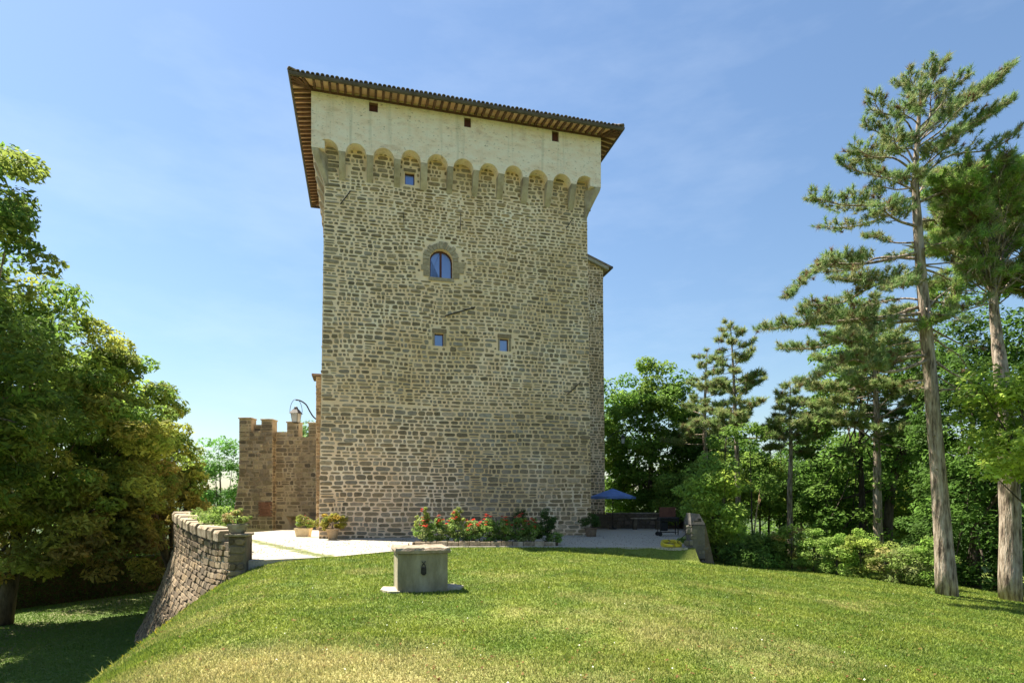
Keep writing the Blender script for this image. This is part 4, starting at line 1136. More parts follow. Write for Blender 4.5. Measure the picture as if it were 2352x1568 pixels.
wood_pine(1703, 36, 735, 1010, 2.5, 'slender pine with pointed top, straight bare trunk above the bushy shrub by the terrace', 111, lean=-26, n=52)
wood_pine(1616, 42, 800, 1030, 2.2, 'pine half hidden between the leafy tree and the slender pointed pine', 112, lean=8, n=42, rr=.2)
wood_pine(1817, 34, 880, 1040, 1.9, 'small pine with rounded top between two taller pines over the hedge', 113, lean=-2, n=42, rr=.17)
wood_pine(2022, 30, 690, 1020, 4.0, 'pine with wide thin crown and bare lower branches, behind the tallest pine', 114, lean=-18, n=64, rr=.21, full=.9)
# dark forked tree behind it
th_ = thing('forked_tree', ground(2040, 31), 'dark leaning forked trunk rising in a curve behind the tallest pine', 'tree')
mb = MB(); rng = rs(115)
mb.tube(spline([ground(2036, 31), at(2045, 1130, 31), at(2068, 1050, 31), at(2108, 965, 31), at(2122, 880, 31), at(2118, 800, 31), at(2110, 720, 31)], 24), np.linspace(.25, .05, 24), 10, jit=.05, rng=rng)
mb.tube(spline([at(2060, 1080, 31), at(2100, 1082, 31), at(2128, 1062, 31), at(2145, 1010, 31)], 10), np.linspace(.12, .03, 10), 7, cap=False)
mb.tube(spline([at(2085, 1010, 31), at(2090, 960, 31), at(2112, 905, 31)], 8), np.linspace(.10, .05, 8), 7, cap=False)
mb.obj('trunk', M['dark_bark'], th_, WL[th_.name], True)
C = np.array([at(u, v, 31 + e) for u, v, e in [(2112, 720, 0), (2095, 760, .8), (2130, 780, -.6), (2142, 1005, 0), (2120, 840, .9)]])
V, F, K = leaves(rng, C, np.tile([.9, .9, .5], (5, 1)), 900, .16, (.075, .10, .035)); add('crown', V, F, M['leaf'], th_, WL[th_.name], False, K)

G1, G2, G3, YG = (.055, .105, .018), (.08, .135, .025), (.042, .08, .016), (.13, .17, .028)
# leafy tree right of the tower
broadleaf('leafy_tree', [11.0, 47, -1], (10.9, 47, 6.0), (4.6, 3.6, 6.9), 'large rounded leafy tree standing close to the right side of the tower', n_cl=230, n_lf=56000, size=.30, cols=(G1, G2, (.10, .15, .025)), seed=121, trunk_r=.3, cr=(.7, 1.15), up=.7, bottom=-.95, surf=.5, lump=.2)
broadleaf('leafy_tree', [15.2, 46, -2], (14.9, 46, 3.4), (2.2, 2.4, 4.2), 'dark leafy tree filling the gap between the large leafy tree and the pines', n_cl=80, n_lf=16000, size=.28, cols=(G3, G1), seed=122, trunk_r=.2, bottom=-.95)
# bright shrub beyond the side wall
broadleaf('leafy_shrub', [8.5, 24.6, -1.2], (8.25, 24.6, 1.05), (1.3, 1.1, 2.5), 'big bright yellow-green shrub just outside the terrace side wall', 'shrub', n_cl=90, n_lf=15000, size=.15, cols=((.17, .22, .036), (.145, .205, .038), (.11, .175, .035)), seed=123, trunk_r=.06, cr=(.35, .6), bottom=-.95, up=.7, nl=12)
broadleaf('leafy_shrub', [10.4, 24.6, -1.4], (10.2, 24.6, -.6), (.95, 1.0, 1.0), 'medium green shrub behind the bright one, below the slender pointed pine', 'shrub', n_cl=60, n_lf=9000, size=.15, cols=(G2, G1, (.1, .14, .03)), seed=124, trunk_r=.06, cr=(.35, .6), bottom=-.95, nl=10)
broadleaf('leafy_shrub', [9.0, 23.2, -1.2], (9.0, 23.3, -.65), (.75, .8, .75), 'low dark shrub at the foot of the terrace side wall', 'shrub', n_cl=30, n_lf=4500, size=.11, cols=(G3, (.05, .075, .02)), seed=125, trunk_r=.03, cr=(.25, .4), bottom=-.8, nl=6)

# understory trees in the wood
WOOD = [(1560, 40, 1085, 1.7), (1650, 38, 1040, 2.2), (1745, 40, 1035, 2.4), (1800, 46, 1060, 2.2), (1870, 38, 1050, 2.4), (1935, 43, 1040, 2.6), (1985, 36, 1085, 1.8), (2060, 40, 1060, 2.6), (2110, 33, 1080, 1.8), (2160, 38, 1020, 2.6), (1700, 52, 1010, 2.6), (1840, 56, 1005, 2.8), (1960, 54, 1000, 3.0), (2080, 52, 985, 3.0)]
protos = []
for i in range(4):
    pr = broadleaf('wood_tree', [0, 0, 0], (0, 0, 4.6), (2.2, 2.2, 2.9), 'x', 'tree', 'young trees in the wood behind the hedge', n_cl=54, n_lf=9500, size=.25, cols=[(G2, YG, (.10, .15, .028)), (G1, G2), (YG, (.12, .165, .03)), (G3, G1)][i], seed=130 + i, trunk_r=.10, cr=(.6, 1.0), bottom=-.75, surf=.5, up=.8, nl=14)
    protos.append(pr)
used = [False] * 4
WLAB = ['bright young tree behind the upright barbecue lid', 'yellow-green young tree directly left of the slender pointed pine', 'bright young tree directly right of the slender pointed pine, near the ochre trunk', 'mid green young tree just left of the small rounded pine, further back', 'dark green young tree just right of the small rounded pine', 'bright young tree halfway between the small rounded pine and the wide-crowned pine', 'mid green low young tree close behind the hedge, left of the wide-crowned pine', 'dark young tree right behind the wide-crowned pine and forked tree', 'yellow-green low young tree just left of the tallest pine trunk', 'mid green young tree hidden behind the tallest pine trunk', 'far mid green tree deep in the wood behind the slender pointed pine', 'far dark tree deep in the wood behind the small rounded pine', 'far mid green tree deep in the wood between small and wide-crowned pines', 'far dark tree deep in the wood behind the forked tree']
SLAB = ['thin bare trunk close left of the slender pointed pine', 'thin grey trunk leaning left, just right of the slender pointed pine', 'thin leaning ochre trunk beside the slender pointed pine', 'thin upright trunk in the wood midway from slender to small rounded pine', 'thin trunk leaning left in the wood right of the small rounded pine', 'straight thin dark trunk furthest back, right of the small rounded pine', 'thin trunk leaning right in the middle of the wood', 'thin trunk leaning strongly left in the middle of the wood', 'thin trunk between the forked tree and the tallest pine', 'faint straight trunk far back, left of the small rounded pine', 'thickest thin trunk far back, left of the slender pointed pine']
rng = rs(140)
for j, (u, d, vt, wdt) in enumerate(WOOD):
    k = [0, 2, 0, 1, 3, 0, 1, 3, 2, 1, 1, 3, 1, 3][j]
    b = ground(u, d); b[2] = min(b[2], -1.5); zt = EYE + (1158 - vt) / 1364 * d
    s_ = (zt - b[2]) / 7.6
    if not used[k]:
        used[k] = True; o = protos[k]; o.location = b; o.scale = (s_,) * 3; o.rotation_euler = (0, 0, rng.uniform(0, 6)); o['label'] = WLAB[j]
    else: copy_tree(protos[k], None, None, WLAB[j], b, rng.uniform(0, 6), s_)
# thin bare trunks in the wood
SAP = [(1660, 34, 1010, .07, 6), (1730, 33, 1000, .06, -8), (1722, 33, 1120, .07, 24), (1765, 40, 1000, .09, 4), (1905, 40, 1010, .08, -10), (1880, 44, 1000, .1, 0), (1955, 37, 1040, .07, 14), (1968, 40, 1020, .09, -16), (2090, 36, 1000, .08, 8), (1790, 45, 990, .1, 4), (1640, 46, 980, .12, 3)]
for j, (u, d, vt, r0, ln_) in enumerate(SAP):
    b = ground(u, d); b[2] -= .5; t = at(u + ln_, vt, d)
    th_ = thing('sapling', b, SLAB[j], 'sapling', 'thin trunks in the wood')
    mb = MB(); limbs(rs(150 + j), mb, b, t, r0, [t + rs(j).normal(size=3) * .6 for q in range(3)], 6, .7); mb.obj('trunk', M['dark_bark'] if j != 2 else M['terracotta'], th_, b, True)
    C, R0 = crown_clumps(rs(170 + j), t, (.9, .9, .7), 8, (.4, .6)); V, F, K = leaves(rs(180 + j), C, R0, 700, .2, G2); add('crown', V, F, M['leaf'], th_, b, False, K)

# dense dark trees behind the right pines
broadleaf('dense_tree', [18.7, 24, -2], (18.6, 24, 2.8), (1.75, 2.2, 5.6), 'dense dark green tree clothed in leaves to the ground between the two right pine trunks', n_cl=130, n_lf=26000, size=.18, cols=(G3, G1, (.035, .07, .014)), seed=161, trunk_r=.22, cr=(.5, .9), bottom=-.98, up=.9, nl=20)
broadleaf('dense_tree', [20.6, 25, -2.4], (19.9, 25, 4.0), (2.6, 2.6, 7.4), 'dense dark green tree at the far right edge behind the umbrella pine trunk', n_cl=140, n_lf=27000, size=.19, cols=(G3, G1), seed=162, trunk_r=.22, cr=(.5, .9), bottom=-.98, up=.9, nl=20)
broadleaf('dense_tree', [19.5, 33, -3], (19.4, 33, 4.9), (3.3, 3, 8.0), 'dense green tree further back behind the tallest pine', n_cl=170, n_lf=26000, size=.26, cols=(G1, G2), seed=163, trunk_r=.22, cr=(.7, 1.1), bottom=-.98, up=.9, nl=20)
# light spray of leaves in front of the right trunk
broadleaf('light_tree', [17.6, 17.9, -1.7], (14.75, 17.1, 3.9), (1.6, 1.2, 2.1), 'light yellow-green leafy tree spreading in front of the right pine trunk', n_cl=80, n_lf=9500, size=.17, cols=((.17, .23, .04), (.15, .215, .04), (.20, .25, .05)), seed=164, trunk_r=.12, cr=(.35, .6), bottom=-.9, up=1.0, nl=26, surf=.25)

# laurel hedge of separate bushes along the lawn's right edge
HB = [(1722, 25.6, 1.0, 'dark'), (1762, 25.0, 1.1, 'green'), (1818, 24.2, 1.45, 'russet'), (1868, 23.6, 1.3, 'green'), (1922, 23.0, 1.25, 'green'), (1976, 22.4, 1.4, 'yellow'), (2030, 21.8, 1.15, 'brown'), (2084, 21.2, 1.1, 'grey'), (2134, 20.7, 1.25, 'green')]
lab = {0: 'dark leafy bush nearest the terrace, first of the hedge row', 1: 'small green bush in the hedge row, second from the terrace', 2: 'hedge bush with russet-brown top beside the small pine trunk', 3: 'mid green hedge bush right of the russet-topped one', 4: 'plain green hedge bush in the middle of the row', 5: 'yellow-green hedge bush left of the thicker pine trunk', 6: 'brownish half-dry hedge bush in front of the wide-crowned pine', 7: 'low greyish hedge bush beside the half-dry one', 8: 'green hedge bush touching the tallest pine\'s trunk'}
hc = {'dark': (G3, G1), 'green': ((.12, .175, .04), (.10, .165, .03)), 'russet': ((.13, .17, .04), (.21, .165, .05), (.11, .17, .03)), 'yellow': ((.17, .21, .045), (.12, .18, .035)), 'brown': ((.17, .155, .06), (.13, .16, .04)), 'grey': ((.14, .16, .065), (.12, .16, .045))}
for j, (u, d, h, kd) in enumerate(HB):
    b = ground(u, d)
    broadleaf('hedge_bush', b, (b[0], b[1], b[2] + h * .62), (.68, .62, h * .70), lab[j], 'bush', 'bushes of the hedge along the lawn', n_cl=34, n_lf=4600, size=.10, cols=hc[kd], seed=200 + j, trunk_r=.03, cr=(.2, .34), bottom=-.98, up=.7, nl=8, lump=.3)

# chestnuts on the left, browning towards the bottom right
def chest(c0, lo, hi, amt):
    rgb = rs(int(lo * 10 + 300))
    def f(p, q):
        k = smooth01((hi - p[2]) / (hi - lo)) * amt + rgb.uniform(-.3, .3)
        a = np.array([(.19, .095, .045), (.17, .11, .04), (.19, .145, .035)])[rgb.integers(3)] * rgb.uniform(.6, 1.1)
        return q + (a - q) * np.clip(k, 0, 1)
    return f
CH = ((.095, .155, .03), (.125, .18, .032), (.16, .185, .034), (.075, .125, .025))
broadleaf('chestnut_tree', [-19.6, 20, -3.8], (-20.1, 20.3, 7.8), (4.2, 3.6, 7.4), 'tall green chestnut at the left edge of the picture, highest of the left trees', n_cl=190, n_lf=44000, size=.28, cols=((.065, .11, .022), (.085, .125, .024), (.10, .125, .026), (.055, .09, .02)), seed=301, low=(48, (-20.5, 20, 1.5), (-17.4, 22.5, 9.4)), trunk_r=.34, cr=(.6, 1.0), up=.8, bottom=-.9, droop=.35, ratio=.42, nl=24, lump=.3, bark='bark')
broadleaf('chestnut_tree', [-23.2, 27, -3.8], (-21.0, 26.8, 4.2), (4.4, 3.4, 6.8), 'broad chestnut with browning lower leaves, over the clipped hedge', n_cl=230, n_lf=54000, size=.28, cols=CH, seed=302, low=(60, (-24.5, 24.2, -.9), (-17.5, 26.2, 2.8)), trunk_r=.34, cr=(.6, 1.0), up=.8, bottom=-.92, droop=.35, ratio=.42, colf=chest(0, -1, 5.5, .5), nl=24, lump=.3, bark='dark_bark')
broadleaf('chestnut_tree', [-20.2, 36, -3.8], (-19.7, 29.6, 3.8), (2.2, 2.7, 5.7), 'chestnut with rounded top and rusty lower branches, left of the retaining wall', n_cl=160, n_lf=38000, size=.28, cols=CH, seed=303, low=(34, (-20.5, 27.6, -.5), (-17.2, 29.2, 2.4)), trunk_r=.28, cr=(.55, .9), up=.8, bottom=-.92, droop=.35, ratio=.42, colf=chest(0, -.5, 5.5, .65), nl=20, lump=.28, bark='dark_bark')
broadleaf('chestnut_tree', [-19.9, 35, -3.8], (-19.4, 33.6, 2.4), (1.75, 2.2, 3.7), 'small chestnut with mostly brown leaves, just above the wall coping', n_cl=110, n_lf=18000, size=.28, cols=CH, seed=304, trunk_r=.22, cr=(.5, .85), up=.8, bottom=-.8, droop=.35, ratio=.42, colf=chest(0, -1, 6, .7), nl=16, bark='dark_bark')
broadleaf('chestnut_tree', [-27.5, 37.5, -4], (-26.5, 36, 4.0), (4.4, 3.4, 5.8), 'chestnut behind the clipped hedge, mostly hidden by the broad browning one', n_cl=120, n_lf=20000, size=.3, cols=CH, seed=308, trunk_r=.3, cr=(.7, 1.1), up=.8, bottom=-.9, droop=.35, ratio=.42, colf=chest(0, -1, 5, .3), nl=16, bark='dark_bark')
broadleaf('acacia_tree', [-24.5, 50, -4], (-24.6, 50, 2.9), (2.5, 2.4, 4.4), 'feathery bright green tree between the chestnuts and the battlemented wall', n_cl=80, n_lf=11000, size=.24, cols=((.07, .15, .03), (.085, .17, .035), (.06, .12, .025)), seed=305, trunk_r=.16, cr=(.6, .95), up=.8, bottom=-.9, nl=18)
broadleaf('distant_tree', [-17.6, 52, -1], (-17.6, 52, 5.6), (2.9, 2, 3.2), 'pale green tree seen through the gaps of the battlements', n_cl=50, n_lf=6000, size=.26, cols=((.09, .15, .05), (.11, .17, .06)), seed=306, trunk_r=.2, cr=(.7, 1.1), nl=10)
broadleaf('sunlit_shrub', [-28.5, 42, -4.2], (-28.3, 41.5, -.6), (5.2, 2.0, 3.4), 'bright green sunlit shrub glowing behind the clipped hedge', 'shrub', n_cl=120, n_lf=18000, size=.24, cols=((.10, .18, .03), (.13, .20, .035)), seed=307, trunk_r=.07, cr=(.5, .8), bottom=-.95, nl=10)
# clipped hedge
hA, hB = np.array([-29.5, 25.5]), np.array([-21.6, 39.5])
hd = thing('clipped_hedge', (-25.5, 32.5, -3.8), 'long dark clipped hedge in the shade under the chestnuts', 'hedge')
rng = rs(310); n = 26000
t = rng.random(n); w = rng.uniform(-.6, .6, n); h = rng.uniform(0, 2.45, n); side_ = rng.random(n)
w = np.where(side_ < .55, -.6 + rng.normal(0, .05, n), np.where(side_ < .7, .6, w)); h = np.where(side_ > .7, 2.42 + rng.normal(0, .06, n), h)
dirv = (hB - hA) / np.linalg.norm(hB - hA); nv = np.array([-dirv[1], dirv[0]])
P = np.stack([hA[0] + (hB - hA)[0] * t - nv[0] * -w, hA[1] + (hB - hA)[1] * t - nv[1] * -w, -3.85 + h], 1)
V, F, K = leaves(rng, P, np.full((n, 3), .05), n, .12, (.035, .06, .014)); add('foliage', V, F, M['leaf'], hd, WL[hd.name], False, K)
m_ = MB(); m_.box(((hA + hB)[0] / 2, (hA + hB)[1] / 2, -2.7), (np.linalg.norm(hB - hA), 1.05, 2.25), math.atan2(dirv[1], dirv[0])); m_.obj('stems', M['earth'], hd)

# plants growing on top of the retaining wall
for j, (s_, r_, lb) in enumerate([(3.6, .55, 'leafy plant spilling over the coping, closest to the wall-end planter'), (5.4, .6, 'whitish-green leafy plant behind the middle of the coping'), (7.4, .6, 'green leafy plant behind the far end of the coping')]):
    x, y, nx, ny = [float(q) for q in wall_pt(np.array(s_))]
    b = (x - nx * .8, y - ny * .8, 0.)
    broadleaf('wall_plant', b, (b[0], b[1], .86), (.62, .75, .55), lb, 'plant', 'plants behind the coping', n_cl=30, n_lf=2600, size=.11, cols=((.10, .15, .03), (.13, .17, .05), (.09, .13, .03)), seed=320 + j, trunk_r=.025, cr=(.2, .35), bottom=-.9, nl=8)

# ------------------------------------------------------------------ pots and planters
def pot_plant(name, x, y, prof, m, c, r, label, group, seed, cols, n_lf=2200, size=.09, n_cl=26, flowers=None, seg=22, z0=0.):
    th_ = thing(name, (x, y, z0), label, 'planter', group)
    mb = MB(); mb.lathe(prof, (x, y, z0), seg); mb.obj('pot', M[m], th_, (x, y, z0), True)
    rt = prof[-1][0] * .9
    rng = rs(seed)
    C, R0 = crown_clumps(rng, (x, y, z0 + c), r, n_cl, (min(r) * .3, min(r) * .55), -.8, .5)
    V, F, K = leaves(rng, C, R0, n_lf, size, np.array(cols)[rng.integers(0, len(cols), n_cl)], .3, .6)
    add('foliage', V, F, M['leaf'], th_, (x, y, z0), False, K)
    mb = MB(); limbs(rng, mb, (x, y, z0 + prof[-1][1] * .7), (x, y, z0 + c), .025, C[:7], 5, .1); mb.obj('stem', M['dark_bark'], th_)
    return th_
bell = lambda rb, rt, h: [(rb, 0), (rb * 1.04, .02), (rb + (rt - rb) * .6, h * .5), (rt * .98, h * .82), (rt * .98, h * .86), (rt * 1.1, h * .87), (rt * 1.12, h * .98), (rt * 1.06, h), (rt * .92, h), (rt * .9, h - .05)]
YEL = ((.20, .19, .03), (.16, .15, .03), (.11, .14, .03), (.22, .16, .03))
pot_plant('potted_shrub', -8.28, 27.4, bell(.18, .28, .52), 'terracotta', .80, (.52, .48, .40), 'terracotta pot with yellowing bushy plant at the tower\'s front left corner', 'pots round the tower', 401, YEL, 3200, .10)
tr = thing('trough_planter', (-10.5, 29.9, 0), 'rectangular cream trough of flowering plants left of the tower', 'planter'); tr['group'] = 'pots round the tower'
mb = MB(); q = [(-.36, -.22), (.36, -.22), (.36, .22), (-.36, .22)]
V = [(-10.5 + a * k, 29.9 + b * k, z) for z, k in ((0, .88), (.06, .9), (.36, 1.02), (.37, 1.1), (.43, 1.1), (.43, .95), (.36, .92)) for a, b in q]
mb.put(V, [tuple(range(4))[::-1], tuple(range(24, 28))] + [(r * 4 + j, r * 4 + (j + 1) % 4, (r + 1) * 4 + (j + 1) % 4, (r + 1) * 4 + j) for r in range(6) for j in range(4)]); mb.obj('trough', M['cream_pot'], tr)
rng = rs(402); C, R0 = crown_clumps(rng, (-10.45, 29.9, .72), (.42, .26, .3), 20, (.12, .2), -.7); V, F, K = leaves(rng, C, R0, 1900, .085, np.array(((.09, .14, .03), (.13, .16, .035), (.12, .13, .04)))[rng.integers(0, 3, 20)]); add('foliage', V, F, M['leaf'], tr, WL[tr.name], False, K)
def blossoms(parent, C, size, cols, rng, n=7, name='flower'):
    """each flower a small cup of petals"""
    for c in C:
        V = []; F = []; k = 0
        cc = np.array(cols[rng.integers(len(cols))]) * rng.uniform(.8, 1.2)
        for lay, (tilt, rr_) in enumerate(((.35, 1.), (.8, .8), (1.25, .55))):
            for i in range(n):
                a = i * 2 * math.pi / n + lay * .4 + rng.uniform(-.2, .2); o = np.array([math.cos(a), math.sin(a), 0]); s_ = np.array([-math.sin(a), math.cos(a), 0])
                up_ = np.array([0, 0, 1.]); d = o * math.cos(tilt) + up_ * math.sin(tilt)
                V += [c, c + (d * .55 + s_ * .38) * size * rr_, c + d * size * rr_, c + (d * .55 - s_ * .38) * size * rr_]; F.append((k, k + 1, k + 2, k + 3)); k += 4
        add(name, V, F, M['petal'], parent, None, False, cc)
blossoms(tr, C[:9] + np.array([0, -.12, .12]), .055, ((.5, .12, .1), (.6, .3, .28), (.65, .6, .5)), rng)
pot_plant('potted_shrub', -10.0, 31.4, bell(.15, .24, .45), 'terracotta', .66, (.36, .36, .3), 'small terracotta pot tucked behind the cream trough', 'pots round the tower', 403, ((.12, .14, .03), (.15, .15, .03)), 1400, .09)
pot_plant('potted_boxwood', 4.0, 30.1, bell(.24, .31, .46), 'brown_pot', .78, (.52, .5, .34), 'rounded dark boxwood in brown pot at the tower\'s right corner', 'pots round the tower', 404, ((.035, .065, .014), (.045, .075, .018)), 4200, .06, 40)
pot_plant('potted_boxwood', .4, 29.6, bell(.22, .28, .44), 'brown_pot', .95, (.40, .40, .40), 'clipped boxwood ball in pot behind the roses near the wall', 'pots round the tower', 405, ((.03, .055, .014), (.04, .065, .016)), 3600, .055, 36)
pot_plant('wall_planter', -7.86, 17.0, [(.17, 0), (.2, .03), (.25, .14), (.275, .24), (.27, .28), (.23, .28), (.22, .22)], 'coping', .46, (.40, .34, .22), 'shallow stone bowl with pale straggly plant on the retaining wall\'s end pier', None, 406, ((.15, .17, .05), (.12, .15, .04), (.2, .16, .07)), 1500, .075, 22, z0=.79)

# ------------------------------------------------------------------ rose bed
bed = thing('flower_bed', (-1.1, 23.6, 0), 'long earth bed edged with old stone kerb on the lawn before the tower', 'flower bed')
m_ = MB(); V, F = MB().box((-1.05, 23.75, .06), (5.7, 1.1, .14), rad(1.5)).get(); add('soil', V, F, M['earth'], bed)
for i in range(13):
    u = -3.75 + i * .42
    m_ = MB(); m_.box((u + .2, 23.13 + u * .026 + .0, .07), (.40, .09, .2 + .02 * (i % 3)), rad(1.5), .012); m_.obj('kerb_stone', M['coping'], bed)
ROSE = ((.10, .16, .035), (.13, .185, .05), (.08, .13, .03), (.16, .19, .07))
RC = ((.62, .06, .035), (.65, .12, .07), (.60, .17, .12), (.68, .09, .06))
roses = [(-3.55, .95, 1.35, 9, 'rose bush with tall yellow-green shoots at the left end of the bed'), (-2.95, .9, .95, 6, 'low rose bush next to the tall-shooted one'), (-2.25, .85, 1.45, 5, 'rose bush with one tall pale shoot left of centre'), (-1.6, .85, 1.0, 10, 'rose bush with the densest red cluster, middle of the bed'), (-.95, .75, .85, 5, 'short rose bush right of the densest red cluster'), (-.3, .72, .8, 4, 'short rose bush in front of the iron chairs'), (.3, .8, 1.0, 8, 'rose bush with high red blooms before the boxwood ball'), (.85, .75, .85, 6, 'pink-flowered rose bush left of the dark upright shrub')]
for j, (x, w, h, nf, lb) in enumerate(roses):
    rng = rs(420 + j); y = 23.72 + rng.uniform(-.08, .08)
    th_ = thing('rose_bush', (x, y, .1), lb, 'rose bush', 'rose bushes in the bed')
    C, R0 = crown_clumps(rng, (x, y, .55), (w * .46, .42, .48), 30, (.13, .22), -.9, .4)
    sh = []
    for k in range(3 if h > 1.2 else 1):
        px_, py_ = x + rng.uniform(-.3, .3), y + rng.uniform(-.2, .2)
        for z in np.arange(.8, h + .12 - .12 * k, .11): sh.append((px_ + rng.normal() * .04 + (z - .8) * rng.uniform(-.1, .1), py_, z))
    C2 = np.concatenate([C, np.array(sh)]); R2 = np.concatenate([R0, np.tile([.09, .09, .07], (len(sh), 1))])
    cc = np.array(ROSE)[rng.integers(0, 4, len(C2))]; cc[len(C):] = (.16, .19, .045)
    V, F, K = leaves(rng, C2, R2, 2400, .085, cc, .35, .6, ratio=.62); add('foliage', V, F, M['leaf'], th_, (x, y, .1), False, K)
    mb = MB()
    for q in C[:8]: mb.tube(spline([(x + rng.uniform(-.08, .08), y, .08), (q + np.array([x, y, .1])) / 2 + rng.normal(size=3) * .03, q], 5), [.012, .01, .009, .008, .006], 4, cap=False)
    mb.obj('stems', M['dark_bark'], th_)
    top = C[np.argsort(-(C[:, 2] - .5 * (C[:, 1] - y)))][:nf + 3]
    rng.shuffle(top)
    fl = top[:nf] + np.stack([rng.uniform(-.1, .1, nf), rng.uniform(-.22, -.05, nf), rng.uniform(.08, .28, nf)], 1)
    fl = np.concatenate([fl, fl[:nf // 2 + 1] + rng.normal(size=(nf // 2 + 1, 3)) * .05])
    blossoms(th_, fl, .095, RC, rng)
broadleaf('upright_shrub', [1.42, 23.7, .05], (1.42, 23.7, .72), (.30, .3, .66), 'dark upright evergreen shrub closing the right end of the rose bed', 'shrub', n_cl=34, n_lf=3600, size=.07, cols=((.028, .055, .016), (.04, .07, .02)), seed=440, trunk_r=.03, cr=(.12, .2), bottom=-.98, nl=6)
broadleaf('bed_plant', [1.75, 23.6, .05], (1.72, 23.6, .28), (.26, .3, .22), 'low leafy plant with few pink blooms outside the dark upright shrub', 'plant', n_cl=16, n_lf=900, size=.08, cols=ROSE, seed=441, trunk_r=.015, cr=(.1, .16), bottom=-.6, nl=4)

# ------------------------------------------------------------------ iron garden chairs and table behind the roses
def chair(x, y, rz, label):
    th_ = thing('garden_chair', (x, y, 0), label, 'chair', 'iron chairs behind the roses')
    c, s_ = math.cos(rz), math.sin(rz)
    W = lambda p: np.array([x + p[0] * c - p[1] * s_, y + p[0] * s_ + p[1] * c, p[2]])
    T = lambda pts, r, nm, par=th_: MB().tube([W(p) for p in pts], r, 6).obj(nm, M['iron'], par)
    m_ = MB(); m_.box(W((0, 0, .45)), (.46, .44, .03), rz, .008); m_.obj('seat', M['iron'], th_)
    for a in (-.21, .21):
        T([(a, -.2, .44), (a * 1.05, -.22, 0)], .013, 'leg'); T([(a, .2, .44), (a * 1.05, .24, 0)], .013, 'leg')
    fr = MB(); fr.tube([W(p) for p in [(-.22, .2, .45), (-.23, .25, .75), (-.21, .28, .98), (-.15, .29, 1.03), (.15, .29, 1.03), (.21, .28, .98), (.23, .25, .75), (.22, .2, .45)]], .014, 6); bf = fr.obj('backrest', M['iron'], th_)
    for a in np.linspace(-.16, .16, 6): T([(a, .22, .47), (a, .285, 1.02)], .008, 'bar', bf)
    for a in (-.24, .24): T([(a, -.18, .45), (a, -.18, .66), (a, .0, .68), (a, .25, .68)], .011, 'armrest')
chair(-.92, 27.4, rad(180), 'left iron garden chair with barred back, half hidden by the roses')
chair(.02, 27.6, rad(170), 'iron garden chair with barred back, nearer the boxwood ball')
tb = thing('garden_table', (-.5, 28.3, 0), 'low dark iron table between the garden chairs and the tower wall', 'table')
m_ = MB(); m_.lathe([(.5, .7), (.52, .71), (.52, .73), (.5, .74)], (-.5, 28.3, 0), 24); m_.obj('table_top', M['iron'], tb)
for a in range(3):
    m_ = MB(); m_.tube([(-.5 + .1 * math.cos(a * 2.1), 28.3 + .1 * math.sin(a * 2.1), .7), (-.5 + .38 * math.cos(a * 2.1), 28.3 + .38 * math.sin(a * 2.1), 0)], .018, 6); m_.obj('leg', M['iron'], tb)

# ------------------------------------------------------------------ lanterns
def lantern(name, c, w, h, arm, label, ang=0.):
    """c: centre of the lantern body; arm: path of the wall bracket"""
    th_ = thing(name, c, label, 'lantern')
    c = np.asarray(c, float)
    b0, b1 = w * .30, w * .42
    zt, zb = c[2] + h * .06, c[2] - h * .40
    q4 = lambda r, z: [(c[0] + r * math.cos(a + ang), c[1] + r * math.sin(a + ang), z) for a in np.arange(4) * math.pi / 2 + .6]
    for i in range(4):
        A, B = q4(b0, zb), q4(b1, zt); V = [A[i], A[(i + 1) % 4], B[(i + 1) % 4], B[i]]; add('glass_panel', V, [(0, 1, 2, 3)], M['lamp_glass'], th_)
        m_ = MB(); m_.tube([A[i], B[i]], w * .02, 5); m_.obj('corner_bar', M['iron'], th_)
    m_ = MB(); V = q4(w * .56, zt) + q4(w * .50, zt + h * .04) + q4(w * .22, zt + h * .24) + q4(w * .16, zt + h * .26) + q4(w * .14, zt + h * .34) + q4(.01, zt + h * .38)
    m_.put(V, [(3, 2, 1, 0)] + [(r * 4 + j, r * 4 + (j + 1) % 4, (r + 1) * 4 + (j + 1) % 4, (r + 1) * 4 + j) for r in range(5) for j in range(4)]); m_.obj('cap', M['iron'], th_)
    m_ = MB(); V = q4(b0 * 1.1, zb) + q4(b0 * .5, zb - h * .05); m_.put(V, [(0, 1, 2, 3), (7, 6, 5, 4)] + [(j, (j + 1) % 4, 4 + (j + 1) % 4, 4 + j) for j in range(4)]); m_.obj('base', M['iron'], th_)
    m_ = MB(); m_.tube([c + np.array([w * .5 * math.cos(a), 0, zt - c[2] + h * .06 + h * .70 * math.sin(a)]) for a in np.linspace(0, math.pi, 15)], w * .022, 5); m_.obj('hoop', M['iron'], th_)
    m_ = MB(); m_.tube(spline(arm, 24), w * .055, 6); m_.obj('bracket', M['iron'], th_)
    return th_
d = 37.6
lantern('wall_lantern', at(680, 952, d), .78, 1.2, [at(679, 918, d), at(690, 920, d), at(703, 929, d), at(712, 945, d), at(721, 958, d), at(733, 966, d)], 'black iron lantern hanging from a curved bracket left of the tower')
d = 43.5
lantern('wall_lantern', at(1431, 1008, d), .46, .82, [at(1431, 991, d), at(1420, 990, d), at(1405, 998, d), at(1392, 1010, d)], 'dark lantern on bracket at the right flank, seen against the leafy tree')

